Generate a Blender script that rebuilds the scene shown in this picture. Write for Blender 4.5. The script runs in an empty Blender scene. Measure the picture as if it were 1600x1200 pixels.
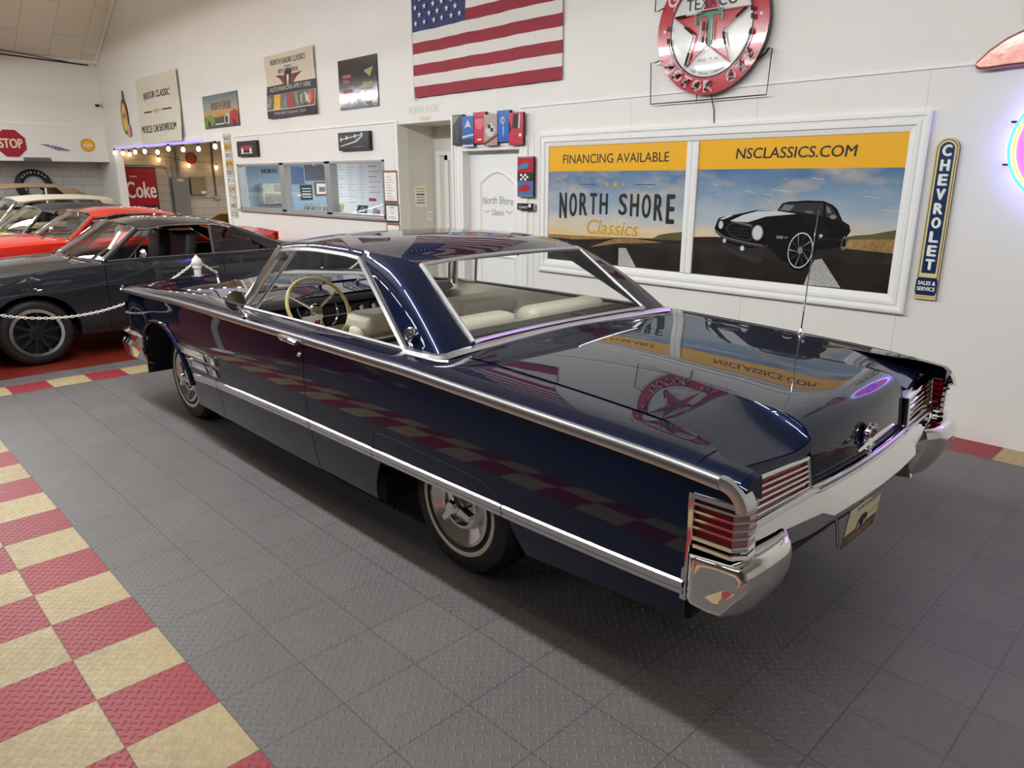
import bpy, bmesh, math, random
from mathutils import Vector, Matrix
random.seed(7)
PI = math.pi
scn = bpy.context.scene
COL = scn.collection

# ------------------------------------------------------------------ camera, world, exposure
cam_d = bpy.data.cameras.new('camera'); cam = bpy.data.objects.new('camera', cam_d); COL.objects.link(cam)
cam.location = (5.4468, -2.7468, 1.7464)
cam.rotation_euler = (PI/2 - 0.2756, 0.0, 0.8011)
cam_d.sensor_width = 36.0; cam_d.lens = 25.506; cam_d.clip_start = 0.05; cam_d.clip_end = 100
scn.camera = cam
wd = bpy.data.worlds.new('world'); scn.world = wd; wd.use_nodes = True
wd.node_tree.nodes['Background'].inputs[0].default_value = (0.9, 0.92, 1.0, 1); wd.node_tree.nodes['Background'].inputs[1].default_value = 0.3
vs = scn.view_settings
vs.view_transform = 'Standard'; vs.look = 'None'; vs.gamma = 1.0; vs.use_curve_mapping = False; vs.exposure = 0.0
scn.cycles.max_bounces = 10; scn.cycles.diffuse_bounces = 5; scn.cycles.glossy_bounces = 5; scn.cycles.transparent_max_bounces = 16
scn.cycles.sample_clamp_indirect = 6.0

def area(name, loc, sx, sy, power, col=(1, 1, 1), rot=(0, 0, 0), spread=PI):
    d = bpy.data.lights.new(name, 'AREA'); d.shape = 'RECTANGLE'; d.size = sx; d.size_y = sy; d.energy = power; d.color = col; d.spread = spread
    o = bpy.data.objects.new(name, d); COL.objects.link(o); o.location = loc; o.rotation_euler = rot
    return o
W = 2.8325          # the sign wall
WARM = (0.965, 0.985, 1.0)
# rows of fluorescent tubes hung over the aisle, plus added fill tubes (fixture bodies are built with the ceiling)
TUBES = []
for i in range(7):
    TUBES.append((-11.2 + i*2.25, -1.55, 3.62, 66))
TUBES += [(4.6, -1.55, 3.62, 46), (7.2, -2.2, 3.62, 46)]  # unseen tubes added to fill the car tail and right wall
for i in range(6):
    TUBES.append((-10.0 + i*2.6, -5.2, 3.9, 16))  # outer row added as fill, out of view
for i, (x, y, z, p) in enumerate(TUBES):
    area('tube_and_fill_light', (x, y, z - .045), 2.0, .16, p, WARM, (math.radians(25 if x < 4 else 42), 0, 0))
for x in (-9.5, -3.5, 2.0):
    area('upfill', (x, -3.4, 4.1), 4.0, .3, 150 if x < -9 else 105, WARM, (PI, 0, 0))  # added ceiling fill, standing in for upward spill from the tubes
area('office_fill_light', (-5.0, 4.6, 2.28), 2.4, .5, 120, (.93, .97, 1.0))  # added fill to brighten the office behind the panes
area('annex_fill_light', (-11.0, 5.0, 2.6), 1.5, .6, 62, (1.0, .97, .93))  # added fill to brighten the room behind the opening

# ------------------------------------------------------------------ helpers
def lin(v):
    v /= 255.0
    return v/12.92 if v <= .04045 else ((v+.055)/1.055)**2.4
def C(r, g, b): return (lin(r), lin(g), lin(b))

def M(name, col, rough=.5, metal=0.0, coat=0.0, noise=.06, scale=14.0, emit=0.0, bump=0.0, spec=.5, coat_rough=.03):
    m = bpy.data.materials.new(name); m.use_nodes = True
    nt = m.node_tree; N = nt.nodes; L = nt.links; p = N['Principled BSDF']
    p.inputs['Base Color'].default_value = (*col, 1); p.inputs['Roughness'].default_value = rough; p.inputs['Metallic'].default_value = metal
    p.inputs['Coat Weight'].default_value = coat; p.inputs['Coat Roughness'].default_value = coat_rough
    p.inputs['Specular IOR Level'].default_value = spec
    if emit:
        p.inputs['Emission Color'].default_value = (*col, 1); p.inputs['Emission Strength'].default_value = emit
    if noise or bump:
        tc = N.new('ShaderNodeTexCoord'); nz = N.new('ShaderNodeTexNoise'); nz.inputs['Scale'].default_value = scale; nz.inputs['Detail'].default_value = 4
        L.new(tc.outputs['Object'], nz.inputs['Vector'])
        if noise:
            mx = N.new('ShaderNodeMix'); mx.data_type = 'RGBA'
            mx.inputs[6].default_value = (*[c*(1-noise) for c in col], 1); mx.inputs[7].default_value = (*[min(1, c*(1+noise)) for c in col], 1)
            L.new(nz.outputs[0], mx.inputs[0]); L.new(mx.outputs[2], p.inputs['Base Color'])
        if bump:
            b = N.new('ShaderNodeBump'); b.inputs['Strength'].default_value = bump; b.inputs['Distance'].default_value = .01
            L.new(nz.outputs[0], b.inputs['Height']); L.new(b.outputs[0], p.inputs['Normal'])
    return m

def GLASS(name, tint, f=1.0):
    m = bpy.data.materials.new(name); m.use_nodes = True; nt = m.node_tree; N = nt.nodes; L = nt.links
    N.remove(N['Principled BSDF']); out = N['Material Output']
    tr = N.new('ShaderNodeBsdfTransparent'); tr.inputs[0].default_value = (*tint, 1)
    gl = N.new('ShaderNodeBsdfGlossy'); gl.inputs['Roughness'].default_value = .0; gl.inputs[0].default_value = (.95, .97, 1, 1)
    lw = N.new('ShaderNodeLayerWeight'); lw.inputs['Blend'].default_value = .5
    pw = N.new('ShaderNodeMath'); pw.operation = 'POWER'; pw.inputs[1].default_value = 4.0; L.new(lw.outputs['Facing'], pw.inputs[0])
    mu = N.new('ShaderNodeMath'); mu.operation = 'MULTIPLY_ADD'; mu.inputs[1].default_value = .75*f; mu.inputs[2].default_value = .055*f; L.new(pw.outputs[0], mu.inputs[0])
    mx = N.new('ShaderNodeMixShader'); L.new(mu.outputs[0], mx.inputs[0]); L.new(tr.outputs[0], mx.inputs[1]); L.new(gl.outputs[0], mx.inputs[2])
    L.new(mx.outputs[0], out.inputs[0])
    return m

def cur(pts):
    xs = [p[0] for p in pts]; ys = [p[1] for p in pts]; n = len(xs)
    d = [(ys[i+1]-ys[i])/(xs[i+1]-xs[i]) for i in range(n-1)]
    m = [d[0]] + [0 if d[i-1]*d[i] <= 0 else 2*d[i-1]*d[i]/(d[i-1]+d[i]) for i in range(1, n-1)] + [d[-1]]
    def f(x):
        if x <= xs[0]: return ys[0] + (x-xs[0])*0
        if x >= xs[-1]: return ys[-1]
        i = 0
        while x > xs[i+1]: i += 1
        h = xs[i+1]-xs[i]; t = (x-xs[i])/h
        return (1+2*t)*(1-t)**2*ys[i] + t*(1-t)**2*h*m[i] + t*t*(3-2*t)*ys[i+1] + t*t*(t-1)*h*m[i+1]
    return f
def lerp(a, b, t): return a + (b-a)*t
def vl(a, b, t): return tuple(a[i]+(b[i]-a[i])*t for i in range(3))
def frange(a, b, n): return [a + (b-a)*i/(n-1) for i in range(n)]

class MB:
    def __init__(s): s.v = []; s.f = []; s.m = []; s.mi = 0
    def add(s, vs, fs, mi=None):
        o = len(s.v); s.v += [tuple(p) for p in vs]
        for f in fs: s.f.append(tuple(i+o for i in f)); s.m.append(s.mi if mi is None else mi)
        return s
    def box(s, x0, x1, y0, y1, z0, z1, mi=None):
        return s.add([(x0,y0,z0),(x1,y0,z0),(x1,y1,z0),(x0,y1,z0),(x0,y0,z1),(x1,y0,z1),(x1,y1,z1),(x0,y1,z1)],
            [(0,3,2,1),(4,5,6,7),(0,1,5,4),(1,2,6,5),(2,3,7,6),(3,0,4,7)], mi)
    def rows(s, R, mi=None, cu=False, cv=False):
        """grid from a list of equal-length rows of points"""
        nr = len(R); nc = len(R[0]); fs = []
        for i in range(nr if cu else nr-1):
            for j in range(nc if cv else nc-1):
                a = i*nc+j; b = i*nc+(j+1) % nc; c = ((i+1) % nr)*nc+(j+1) % nc; d = ((i+1) % nr)*nc+j
                fs.append((a, b, c, d))
        return s.add([p for r in R for p in r], fs, mi)
    def tube(s, pts, r, n=8, closed=False, caps=True, mi=None):
        P = [Vector(p) for p in pts]; k = len(P); R = []
        rr = r if isinstance(r, (list, tuple)) else [r]*k
        up = None
        for i in range(k):
            if closed: t = P[(i+1) % k]-P[i-1]
            else: t = P[min(i+1, k-1)]-P[max(i-1, 0)]
            if t.length < 1e-9: t = Vector((1, 0, 0))
            t.normalize()
            if up is None:
                up = Vector((0, 0, 1)) if abs(t.z) < .9 else Vector((1, 0, 0))
            a = t.cross(up)
            if a.length < 1e-6: a = t.orthogonal()
            a.normalize(); b = a.cross(t).normalized(); up = b
            R.append([tuple(P[i] + a*math.cos(2*PI*j/n)*rr[i] + b*math.sin(2*PI*j/n)*rr[i]) for j in range(n)])
        s.rows(R, mi, cu=closed, cv=True)
        if caps and not closed:
            o = len(s.v) - k*n
            s.f.append(tuple(o+j for j in range(n))); s.m.append(s.mi if mi is None else mi)
            s.f.append(tuple(o+(k-1)*n+n-1-j for j in range(n))); s.m.append(s.mi if mi is None else mi)
        return s
    def lathe(s, prof, o, axis='y', n=32, sgn=1, mi=None, a0=0, a1=None):
        """profile of (radius, offset along axis)"""
        R = []
        full = a1 is None
        k = n if full else n+1
        for j in range(k):
            a = a0 + (2*PI if full else a1-a0)*j/n
            row = []
            for r, h in prof:
                c, q = r*math.cos(a), r*math.sin(a)
                row.append({'y': (o[0]+c, o[1]+h*sgn, o[2]+q), 'x': (o[0]+h*sgn, o[1]+c, o[2]+q), 'z': (o[0]+c, o[1]+q, o[2]+h*sgn)}[axis])
            R.append(row)
        return s.rows(R, mi, cu=full)
    def prism(s, poly, fn, d0, d1, mi=None, mis=None):
        """extrude a 2D polygon; fn(u, v, d) -> point"""
        n = len(poly)
        vs = [fn(u, v, d0) for u, v in poly] + [fn(u, v, d1) for u, v in poly]
        o = len(s.v); s.add(vs, [tuple(range(n-1, -1, -1)), tuple(range(n, 2*n))], mi)
        s.add([], [], mi)
        for i in range(n):
            j = (i+1) % n
            s.f.append((o+i, o+j, o+n+j, o+n+i)); s.m.append((s.mi if mi is None else mi) if mis is None else mis)
        return s
    def sweep(s, path, sec, mi=None, closed=False):
        """sweep section given as list of functions point-> ; path rows already computed"""
        return s.rows([[f(p) for f in sec] for p in path], mi, cu=closed)
    def mirrored(s):
        q = MB(); q.v = [(x, -y, z) for x, y, z in s.v]; q.f = [tuple(reversed(f)) for f in s.f]; q.m = list(s.m); return q
    def build(s, name, mats, parent=None, sharp=35, bevel=0, solid=0, subd=0, seg=2, flat=False, merge=False):
        me = bpy.data.meshes.new(name); me.from_pydata(s.v, [], s.f)
        if not isinstance(mats, (list, tuple)): mats = [mats]
        for m in mats: me.materials.append(m)
        me.polygons.foreach_set('material_index', s.m)
        if merge:
            bm = bmesh.new(); bm.from_mesh(me); bmesh.ops.remove_doubles(bm, verts=bm.verts, dist=1e-4); bmesh.ops.recalc_face_normals(bm, faces=bm.faces); bm.to_mesh(me); bm.free()
        me.update()
        if not flat:
            me.polygons.foreach_set('use_smooth', [True]*len(me.polygons)); me.set_sharp_from_angle(angle=math.radians(sharp))
        o = bpy.data.objects.new(name, me); COL.objects.link(o)
        if parent: o.parent = parent
        if solid:
            md = o.modifiers.new('solid', 'SOLIDIFY'); md.thickness = abs(solid); md.offset = -1 if solid > 0 else 1
            md = o.modifiers.new('split', 'EDGE_SPLIT'); md.split_angle = math.radians(sharp)
        if bevel:
            md = o.modifiers.new('bevel', 'BEVEL'); md.width = bevel; md.segments = seg; md.limit_method = 'ANGLE'; md.angle_limit = math.radians(40)
        if subd:
            md = o.modifiers.new('sub', 'SUBSURF'); md.levels = subd; md.render_levels = subd
        return o

def tag(o, label, cat, group=None, kind=None):
    o['label'] = label; o['category'] = cat
    if group: o['group'] = group
    if kind: o['kind'] = kind
    return o
def thing(name, label, cat, loc=(0, 0, 0), rz=0, group=None):
    o = bpy.data.objects.new(name, None); COL.objects.link(o); o.empty_display_size = .1
    o.location = loc; o.rotation_euler = (0, 0, rz)
    return tag(o, label, cat, group)
def struct(o): o['kind'] = 'structure'; return o

# flat lettering made from the built-in font
_gl = {}
def glyphs(txt, bold=0.0, spacing=1.0):
    k = (txt, spacing)
    if k not in _gl:
        cu = bpy.data.curves.new('t', 'FONT'); cu.body = txt; cu.resolution_u = 3; cu.space_character = spacing
        ob = bpy.data.objects.new('t', cu); me = ob.to_mesh()
        vs = [(v.co.x, v.co.y) for v in me.vertices]; fs = [tuple(p.vertices) for p in me.polygons]
        ob.to_mesh_clear(); bpy.data.objects.remove(ob); bpy.data.curves.remove(cu)
        _gl[k] = (vs, fs)
    return _gl[k]

class Art:
    """layers of thin flat shapes on a plane: origin o, axes u and v, normal n"""
    def __init__(s, o, u, v, n): s.mb = MB(); s.o = Vector(o); s.u = Vector(u); s.vv = Vector(v); s.n = Vector(n); s.mats = []
    def mi(s, m):
        if m not in s.mats: s.mats.append(m)
        return s.mats.index(m)
    def p(s, a, b, d): return tuple(s.o + s.u*a + s.vv*b + s.n*d)
    def poly(s, pts, m, d=.001, th=0):
        s.mb.add([s.p(a, b, d) for a, b in pts], [tuple(range(len(pts)))], s.mi(m)); return s
    def rect(s, a0, a1, b0, b1, m, d=.001): return s.poly([(a0, b0), (a1, b0), (a1, b1), (a0, b1)], m, d)
    def slab(s, pts, m, d0, d1, side=None):
        s.mb.prism(pts, lambda a, b, d: s.p(a, b, d), d0, d1, s.mi(m), s.mi(side) if side else None); return s
    def ell(s, a, b, ra, rb, m, d=.001, n=32, rot=0, inner=None):
        pt = lambda k, f: (a + math.cos(rot)*ra*f*math.cos(2*PI*k/n) - math.sin(rot)*rb*f*math.sin(2*PI*k/n), b + math.sin(rot)*ra*f*math.cos(2*PI*k/n) + math.cos(rot)*rb*f*math.sin(2*PI*k/n))
        if inner is None: return s.poly([pt(k, 1) for k in range(n)], m, d)
        s.mb.rows([[s.p(*pt(k, 1), d), s.p(*pt(k, inner), d)] for k in range(n)], s.mi(m), cu=True); return s
    def star(s, a, b, r, m, d=.001, rot=0, inner=.39):
        return s.poly([(a + r*(1 if k % 2 == 0 else inner)*math.sin(rot + PI*k/5), b + r*(1 if k % 2 == 0 else inner)*math.cos(rot + PI*k/5)) for k in range(10)], m, d)
    def text(s, t, a, b, h, m, d=.0015, w=None, shear=0.0, bold=0.0, rot=0.0, align='c', warp=None):
        """centre (a, b), cap height h, optional width w"""
        vs, fs = glyphs(t, bold)
        if not vs: return s
        x0 = min(v[0] for v in vs); x1 = max(v[0] for v in vs); y0 = min(v[1] for v in vs); y1 = max(v[1] for v in vs)
        k = h/max(y1-y0, 1e-6); kx = (w/(x1-x0)) if w else k
        e = bold*h*.75
        if w and e: kx *= max(.3, 1-2*e/w)
        for j, (ex, ey) in enumerate(((-e, 0), (e, 0), (0, e*.6), (0, -e*.6)) if e else ((0, 0),)):
            out = []
            for x, y in vs:
                X = (x-(x0+x1)/2)*kx; Y = (y-(y0+y1)/2)*k; X += shear*Y
                if warp: X, Y = warp(X, Y)
                X += ex; Y += ey
                out.append(s.p(a + X*math.cos(rot)-Y*math.sin(rot), b + X*math.sin(rot)+Y*math.cos(rot), d+j*.00006))
            s.mb.add(out, fs, s.mi(m))
        return s
    def build(s, name, parent=None, **k):
        k.setdefault('sharp', 30)
        return s.mb.build(name, s.mats, parent, **k)
def wall_art(x, z, off=.004): return Art((x, W-off, z), (1, 0, 0), (0, 0, 1), (0, -1, 0))
def end_art(X, y, z): return Art((X, y, z), (0, 1, 0), (0, 0, 1), (1, 0, 0))

# ------------------------------------------------------------------ common materials
WHITE = M('wall_white', C(236, 234, 229), .55, noise=.03, scale=1.5, bump=.05)
TRIM = M('trim_white', C(240, 239, 236), .35, noise=.02)
CREAMW = M('alcove_cream', C(222, 218, 206), .55, noise=.03)
CHROME = M('chrome', (.82, .82, .82), .06, 1.0, noise=.02)
BRUSH = M('brushed_metal', (.62, .62, .62), .25, 1.0, noise=.05)
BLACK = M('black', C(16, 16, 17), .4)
SATIN = M('satin_black', C(24, 24, 26), .5)
RUBBER = M('rubber', C(17, 17, 18), .55, noise=.1, scale=60, bump=.15)
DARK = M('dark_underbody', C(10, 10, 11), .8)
WW = M('whitewall', C(228, 216, 188), .5)
INK = M('ink_black', C(22, 22, 24), .5)
PWHITE = M('paper_white', C(238, 236, 230), .6)
YEL = M('sign_yellow', C(242, 178, 8), .35, noise=.02)
RED = M('sign_red', C(176, 26, 42), .4)
GREY = M('mid_grey', C(120, 120, 120), .5)
NAVY = M('navy', C(27, 44, 74), .45)
GOLD = M('gold_paint', C(200, 158, 60), .45)
SILVER = M('silver_paint', C(190, 190, 188), .35, .3)

# ------------------------------------------------------------------ floor
S = 0.3053; FX0 = -0.1408; FY0 = -1.9974
def nodes_of(m): return m.node_tree.nodes, m.node_tree.links
class NG:
    def __init__(s, m): s.N, s.L = nodes_of(m)
    def m(s, op, a, b=None, c=None):
        n = s.N.new('ShaderNodeMath'); n.operation = op
        for i, x in enumerate((a, b, c)):
            if x is None: continue
            if isinstance(x, (int, float)): n.inputs[i].default_value = x
            else: s.L.new(x, n.inputs[i])
        return n.outputs[0]
    def mix(s, f, a, b):
        n = s.N.new('ShaderNodeMix'); n.data_type = 'RGBA'
        for i, x in ((0, f), (6, a), (7, b)):
            if isinstance(x, (int, float)): n.inputs[i].default_value = x
            elif isinstance(x, tuple): n.inputs[i].default_value = (*x, 1)
            else: s.L.new(x, n.inputs[i])
        return n.outputs[2]
    def noise(s, vec, sc, det=4, rough=.55):
        n = s.N.new('ShaderNodeTexNoise'); n.inputs['Scale'].default_value = sc; n.inputs['Detail'].default_value = det; n.inputs['Roughness'].default_value = rough
        s.L.new(vec, n.inputs['Vector']); return n.outputs[0]
    def ramp(s, f, stops):
        n = s.N.new('ShaderNodeValToRGB'); e = n.color_ramp.elements
        while len(e) < len(stops): e.new(.5)
        for i, (p, c) in enumerate(stops): e[i].position = p; e[i].color = (*c, 1)
        s.L.new(f, n.inputs[0]); return n.outputs[0]

def tile_mat(name, col, stain, seam=True, rough=.42, amt=.55):
    m = bpy.data.materials.new(name); m.use_nodes = True; g = NG(m); N, L = g.N, g.L; p = N['Principled BSDF']
    tc = N.new('ShaderNodeTexCoord'); sx = N.new('ShaderNodeSeparateXYZ'); L.new(tc.outputs['Object'], sx.inputs[0])
    X, Y = sx.outputs[0], sx.outputs[1]
    P = .030
    u = g.m('DIVIDE', g.m('ADD', X, Y), P*1.41421); v = g.m('DIVIDE', g.m('SUBTRACT', X, Y), P*1.41421)
    par = g.m('FLOORED_MODULO', g.m('ADD', g.m('FLOOR', u), g.m('FLOOR', v)), 2.0)
    fu = g.m('SUBTRACT', g.m('FRACT', u), .5); fv = g.m('SUBTRACT', g.m('FRACT', v), .5)
    a = g.m('ADD', fu, g.m('MULTIPLY', par, g.m('SUBTRACT', fv, fu)))
    b = g.m('ADD', fv, g.m('MULTIPLY', par, g.m('SUBTRACT', fu, fv)))
    e = g.m('ADD', g.m('POWER', g.m('DIVIDE', a, .50), 2.0), g.m('POWER', g.m('DIVIDE', b, .15), 2.0))
    bar = g.m('MAXIMUM', g.m('SUBTRACT', 1.0, e), 0.0)
    sxx = g.m('FRACT', g.m('DIVIDE', g.m('SUBTRACT', X, FX0), S)); syy = g.m('FRACT', g.m('DIVIDE', g.m('SUBTRACT', Y, FY0), S))
    ex = g.m('MINIMUM', sxx, g.m('SUBTRACT', 1.0, sxx)); ey = g.m('MINIMUM', syy, g.m('SUBTRACT', 1.0, syy))
    line = g.m('LESS_THAN', g.m('MINIMUM', ex, ey), .0065)
    n1 = g.noise(tc.outputs['Object'], 2.2, 6, .65); n2 = g.noise(tc.outputs['Object'], 26, 5, .7)
    f = g.m('MULTIPLY', g.m('ADD', n1, n2), .5)
    f2 = g.m('MULTIPLY', g.m('SUBTRACT', f, .38), 4.0*amt)
    cl = N.new('ShaderNodeClamp'); L.new(f2, cl.inputs[0])
    c = g.mix(cl.outputs[0], col, stain)
    # every tile a little different
    wn = N.new('ShaderNodeTexWhiteNoise'); wn.noise_dimensions = '2D'
    cb = N.new('ShaderNodeCombineXYZ'); L.new(g.m('FLOOR', g.m('DIVIDE', g.m('SUBTRACT', X, FX0), S)), cb.inputs[0]); L.new(g.m('FLOOR', g.m('DIVIDE', g.m('SUBTRACT', Y, FY0), S)), cb.inputs[1])
    L.new(cb.outputs[0], wn.inputs['Vector'])
    c = g.mix(g.m('MULTIPLY', wn.outputs[0], .16), c, tuple(x*.45 for x in col))
    c = g.mix(g.m('MULTIPLY', bar, .34), c, tuple(min(1, x*1.6+.02) for x in col))
    c = g.mix(g.m('MULTIPLY', line, .55), c, (.012, .012, .013))
    L.new(c, p.inputs['Base Color'])
    L.new(g.m('ADD', rough-.06, g.m('MULTIPLY', n2, .2)), p.inputs['Roughness']); p.inputs['Specular IOR Level'].default_value = .42
    h = g.m('SUBTRACT', bar, g.m('MULTIPLY', line, 1.5))
    bp = N.new('ShaderNodeBump'); bp.inputs['Strength'].default_value = .8; bp.inputs['Distance'].default_value = .0032
    L.new(h, bp.inputs['Height']); L.new(bp.outputs[0], p.inputs['Normal'])
    return m
TGREY = tile_mat('grey_diamond_tile', C(96, 92, 91), C(116, 110, 108))
TRED = tile_mat('red_diamond_tile', C(142, 34, 44), C(156, 52, 58), amt=.5)
TBEI = tile_mat('beige_diamond_tile', C(184, 164, 120), C(142, 124, 86), amt=.7)
EPOXY = M('red_epoxy', C(116, 40, 30), .3, noise=.35, scale=60)
fb = MB()
XE = FX0 - 7*S     # end of the tiled floor towards the parked cars
fb.add([(XE, -9, 0), (9, -9, 0), (9, W, 0), (XE, W, 0)], [(0, 1, 2, 3)], 0)
fb.add([(-16, -9, 0), (XE, -9, 0), (XE, 7, 0), (-16, 7, 0)], [(0, 1, 2, 3)], 3)
fb.add([(XE, W, 0), (9, W, 0), (9, 7, 0), (XE, 7, 0)], [(0, 1, 2, 3)], 3)
def tile(x0, y0, red): fb.add([(x0, y0, .0008), (x0+S, y0, .0008), (x0+S, y0+S, .0008), (x0, y0+S, .0008)], [(0, 1, 2, 3)], 1 if red else 2)
for k in range(-5, 30):
    tile(FX0+k*S, FY0-S, k % 2 == 0); tile(FX0+k*S, FY0-2*S, k % 2 == 1)
for j in range(-23, 15):
    tile(-1.6808-S, -1.689+j*S, j % 2 == 0)
for k in range(-14, 16):
    tile(4.4598-S+k*S, W-S, k % 2 == 0)
struct(fb.build('floor', [TGREY, TRED, TBEI, EPOXY], flat=True))

# ------------------------------------------------------------------ walls
def wall_mat():
    m = bpy.data.materials.new('painted_panel_wall'); m.use_nodes = True; g = NG(m); N, L = g.N, g.L; p = N['Principled BSDF']
    tc = N.new('ShaderNodeTexCoord'); sx = N.new('ShaderNodeSeparateXYZ'); L.new(tc.outputs['Object'], sx.inputs[0])
    f = g.m('FRACT', g.m('DIVIDE', sx.outputs[0], 1.22)); line = g.m('LESS_THAN', f, .004)
    low = g.m('LESS_THAN', sx.outputs[2], 2.42)
    n = g.noise(tc.outputs['Object'], 1.3, 5); n2 = g.noise(tc.outputs['Object'], 90, 3)
    sc = g.m('GREATER_THAN', g.noise(tc.outputs['Object'], 7, 6, .8), .72)
    c = g.mix(n, C(237, 235, 230), C(229, 226, 219)); c = g.mix(g.m('MULTIPLY', g.m('MULTIPLY', line, low), .35), c, C(120, 116, 110))
    base = g.m('MULTIPLY', sc, g.m('LESS_THAN', sx.outputs[2], .5)); c = g.mix(g.m('MULTIPLY', base, .18), c, C(150, 138, 118))
    L.new(c, p.inputs['Base Color']); p.inputs['Roughness'].default_value = .5
    bp = N.new('ShaderNodeBump'); bp.inputs['Strength'].default_value = .12; bp.inputs['Distance'].default_value = .004; L.new(n2, bp.inputs['Height']); L.new(bp.outputs[0], p.inputs['Normal'])
    return m
WALL = wall_mat()
def holed(name, x0, x1, z0, z1, holes, y0, y1, mat):
    xs = sorted({x0, x1, *[h[0] for h in holes], *[h[1] for h in holes]}); zs = sorted({z0, z1, *[h[2] for h in holes], *[h[3] for h in holes]})
    b = MB()
    for i in range(len(xs)-1):
        for j in range(len(zs)-1):
            cx, cz = (xs[i]+xs[i+1])/2, (zs[j]+zs[j+1])/2
            if any(h[0] < cx < h[1] and h[2] < cz < h[3] for h in holes): continue
            b.box(xs[i], xs[i+1], y0, y1, zs[j], zs[j+1])
    return struct(b.build(name, mat, flat=True))
HOLES = [(-13.30, -7.50, 0, 2.385), (-6.97, -2.665, 1.243, 1.985), (-2.33, -1.268, 0, 2.39), (-1.11, -.20, 0, 2.045)]
holed('wall_back', -14.6, 9, 0, 6.5, HOLES, W, W+.14, WALL)
e = MB(); e.box(-14.05, -13.85, -9, W, 2.95, 6.6)
struct(e.build('wall_end', WHITE, flat=True))
e = MB(); e.box(-14.6, -13.80, -9, W, 2.12, 2.90); struct(e.build('trim_1', WHITE, flat=True, bevel=.01))          # boxed beam over the recess
e = MB(); e.box(-14.0, -13.86, -9, W, 2.90, 2.96); struct(e.build('trim_2', TRIM, flat=True))
BLOCK = M('painted_block', C(214, 208, 200), .6, noise=.05, scale=3)
def block_mat():
    m = bpy.data.materials.new('painted_block_wall'); m.use_nodes = True; g = NG(m); N, L = g.N, g.L; p = N['Principled BSDF']
    tc = N.new('ShaderNodeTexCoord'); mp = N.new('ShaderNodeMapping'); mp.inputs['Rotation'].default_value = (PI/2, 0, PI/2)
    sx = N.new('ShaderNodeSeparateXYZ'); L.new(tc.outputs['Object'], sx.inputs[0]); cb = N.new('ShaderNodeCombineXYZ'); L.new(sx.outputs[1], cb.inputs[0]); L.new(sx.outputs[2], cb.inputs[1])
    br = N.new('ShaderNodeTexBrick'); br.inputs['Color1'].default_value = (*C(206, 201, 196), 1); br.inputs['Color2'].default_value = (*C(198, 193, 189), 1); br.inputs['Mortar'].default_value = (*C(164, 158, 154), 1)
    br.inputs['Scale'].default_value = 1.0; br.inputs['Brick Width'].default_value = .8; br.inputs['Row Height'].default_value = .2; br.inputs['Mortar Size'].default_value = .006
    L.new(cb.outputs[0], br.inputs['Vector']); L.new(br.outputs[0], p.inputs['Base Color']); p.inputs['Roughness'].default_value = .6
    return m
e = MB(); e.box(-14.75, -14.6, -9, 7.0, 0, 3.4); struct(e.build('wall_annex_end', block_mat(), flat=True))
e = MB(); e.box(-14.6, -7.42, 6.9, 7.0, 0, 3.4); struct(e.build('wall_annex_back', WHITE, flat=True))
e = MB(); e.box(-14.6, -7.42, W+.14, 7.0, 3.0, 3.1); struct(e.build('ceiling_annex', WHITE, flat=True))
OBLUE = M('office_blue', C(150, 178, 198), .6)
e = MB(); e.box(-7.42, -7.30, W+.14, 7.0, 0, 3.1); struct(e.build('wall_office_end', OBLUE, flat=True))
e = MB(); e.box(-7.3, -2.33, 6.9, 7.0, 0, 2.4); struct(e.build('wall_office_back', OBLUE, flat=True))
e = MB(); e.box(-7.3, -2.40, W+.14, 7.0, 2.40, 2.46); struct(e.build('ceiling_office', WHITE, flat=True))
e = MB(); e.box(-2.42, -2.332, W+.14, 6.9, 0, 2.46); struct(e.build('wall_office_side', CREAMW, flat=True))
# alcove
e = MB(); e.box(-2.332, -1.19, W+.56, W+.64, 0, 2.46); e.box(-1.268, -1.19, W+.14, W+.56, 0, 2.46); e.box(-2.332, -1.19, W+.14, W+.56, 2.39, 2.46)
struct(e.build('wall_alcove', CREAMW, flat=True))
dj = MB()
for x0, x1, z0, z1 in ((-2.10, -2.03, 0, 2.04), (-2.10, -1.268, 1.97, 2.04), (-2.28, -2.20, 0, 2.04), (-2.28, -1.268, 2.03, 2.09)): dj.box(x0, x1, W+.53, W+.565, z0, z1)
dd = struct(dj.build('door_2', TRIM, flat=True, bevel=.006))
q = MB(); q.box(-2.02, -1.268, W+.545, W+.56, 0, 1.97)
for z0, z1 in ((1.55, 1.56), (1.13, 1.14), (.75, .76)): q.box(-1.9, -1.3, W+.54, W+.545, z0, z1)
q.build('door_leaf', CREAMW, dd, flat=True)
# recess behind the white door
e = MB(); e.box(-1.11, -.20, W+.11, W+.14, 0, 2.045); d1 = struct(e.build('door_1', TRIM, flat=True))
def arch_ring(a0, a1, b0, b1, rise, t, d0, d1):
    out = [(a0, b0), (a1, b0), (a1, b1)] + [(lerp(a1, a0, k/14), b1+rise*math.sin(PI*k/14)) for k in range(1, 14)] + [(a0, b1)]
    cx, cz = (a0+a1)/2, (b0+b1)/2
    inn = [(x+(t if x < cx-1e-6 else -t if x > cx+1e-6 else 0)*min(1, abs(x-cx)/(abs(a1-a0)/2)+.15), z+(t if z < cz else -t)) for x, z in out]
    m = MB(); n = len(out)
    m.rows([[(x, W+d0, z) for x, z in out], [(x, W+d1, z) for x, z in [((o[0]+i[0])/2, (o[1]+i[1])/2) for o, i in zip(out, inn)]], [(x, W+d0, z) for x, z in inn]], cv=True)
    return m
arch_ring(-.95, -.35, 1.08, 1.72, .12, .04, .11, .094).build('raised_panel', TRIM, d1)
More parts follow.
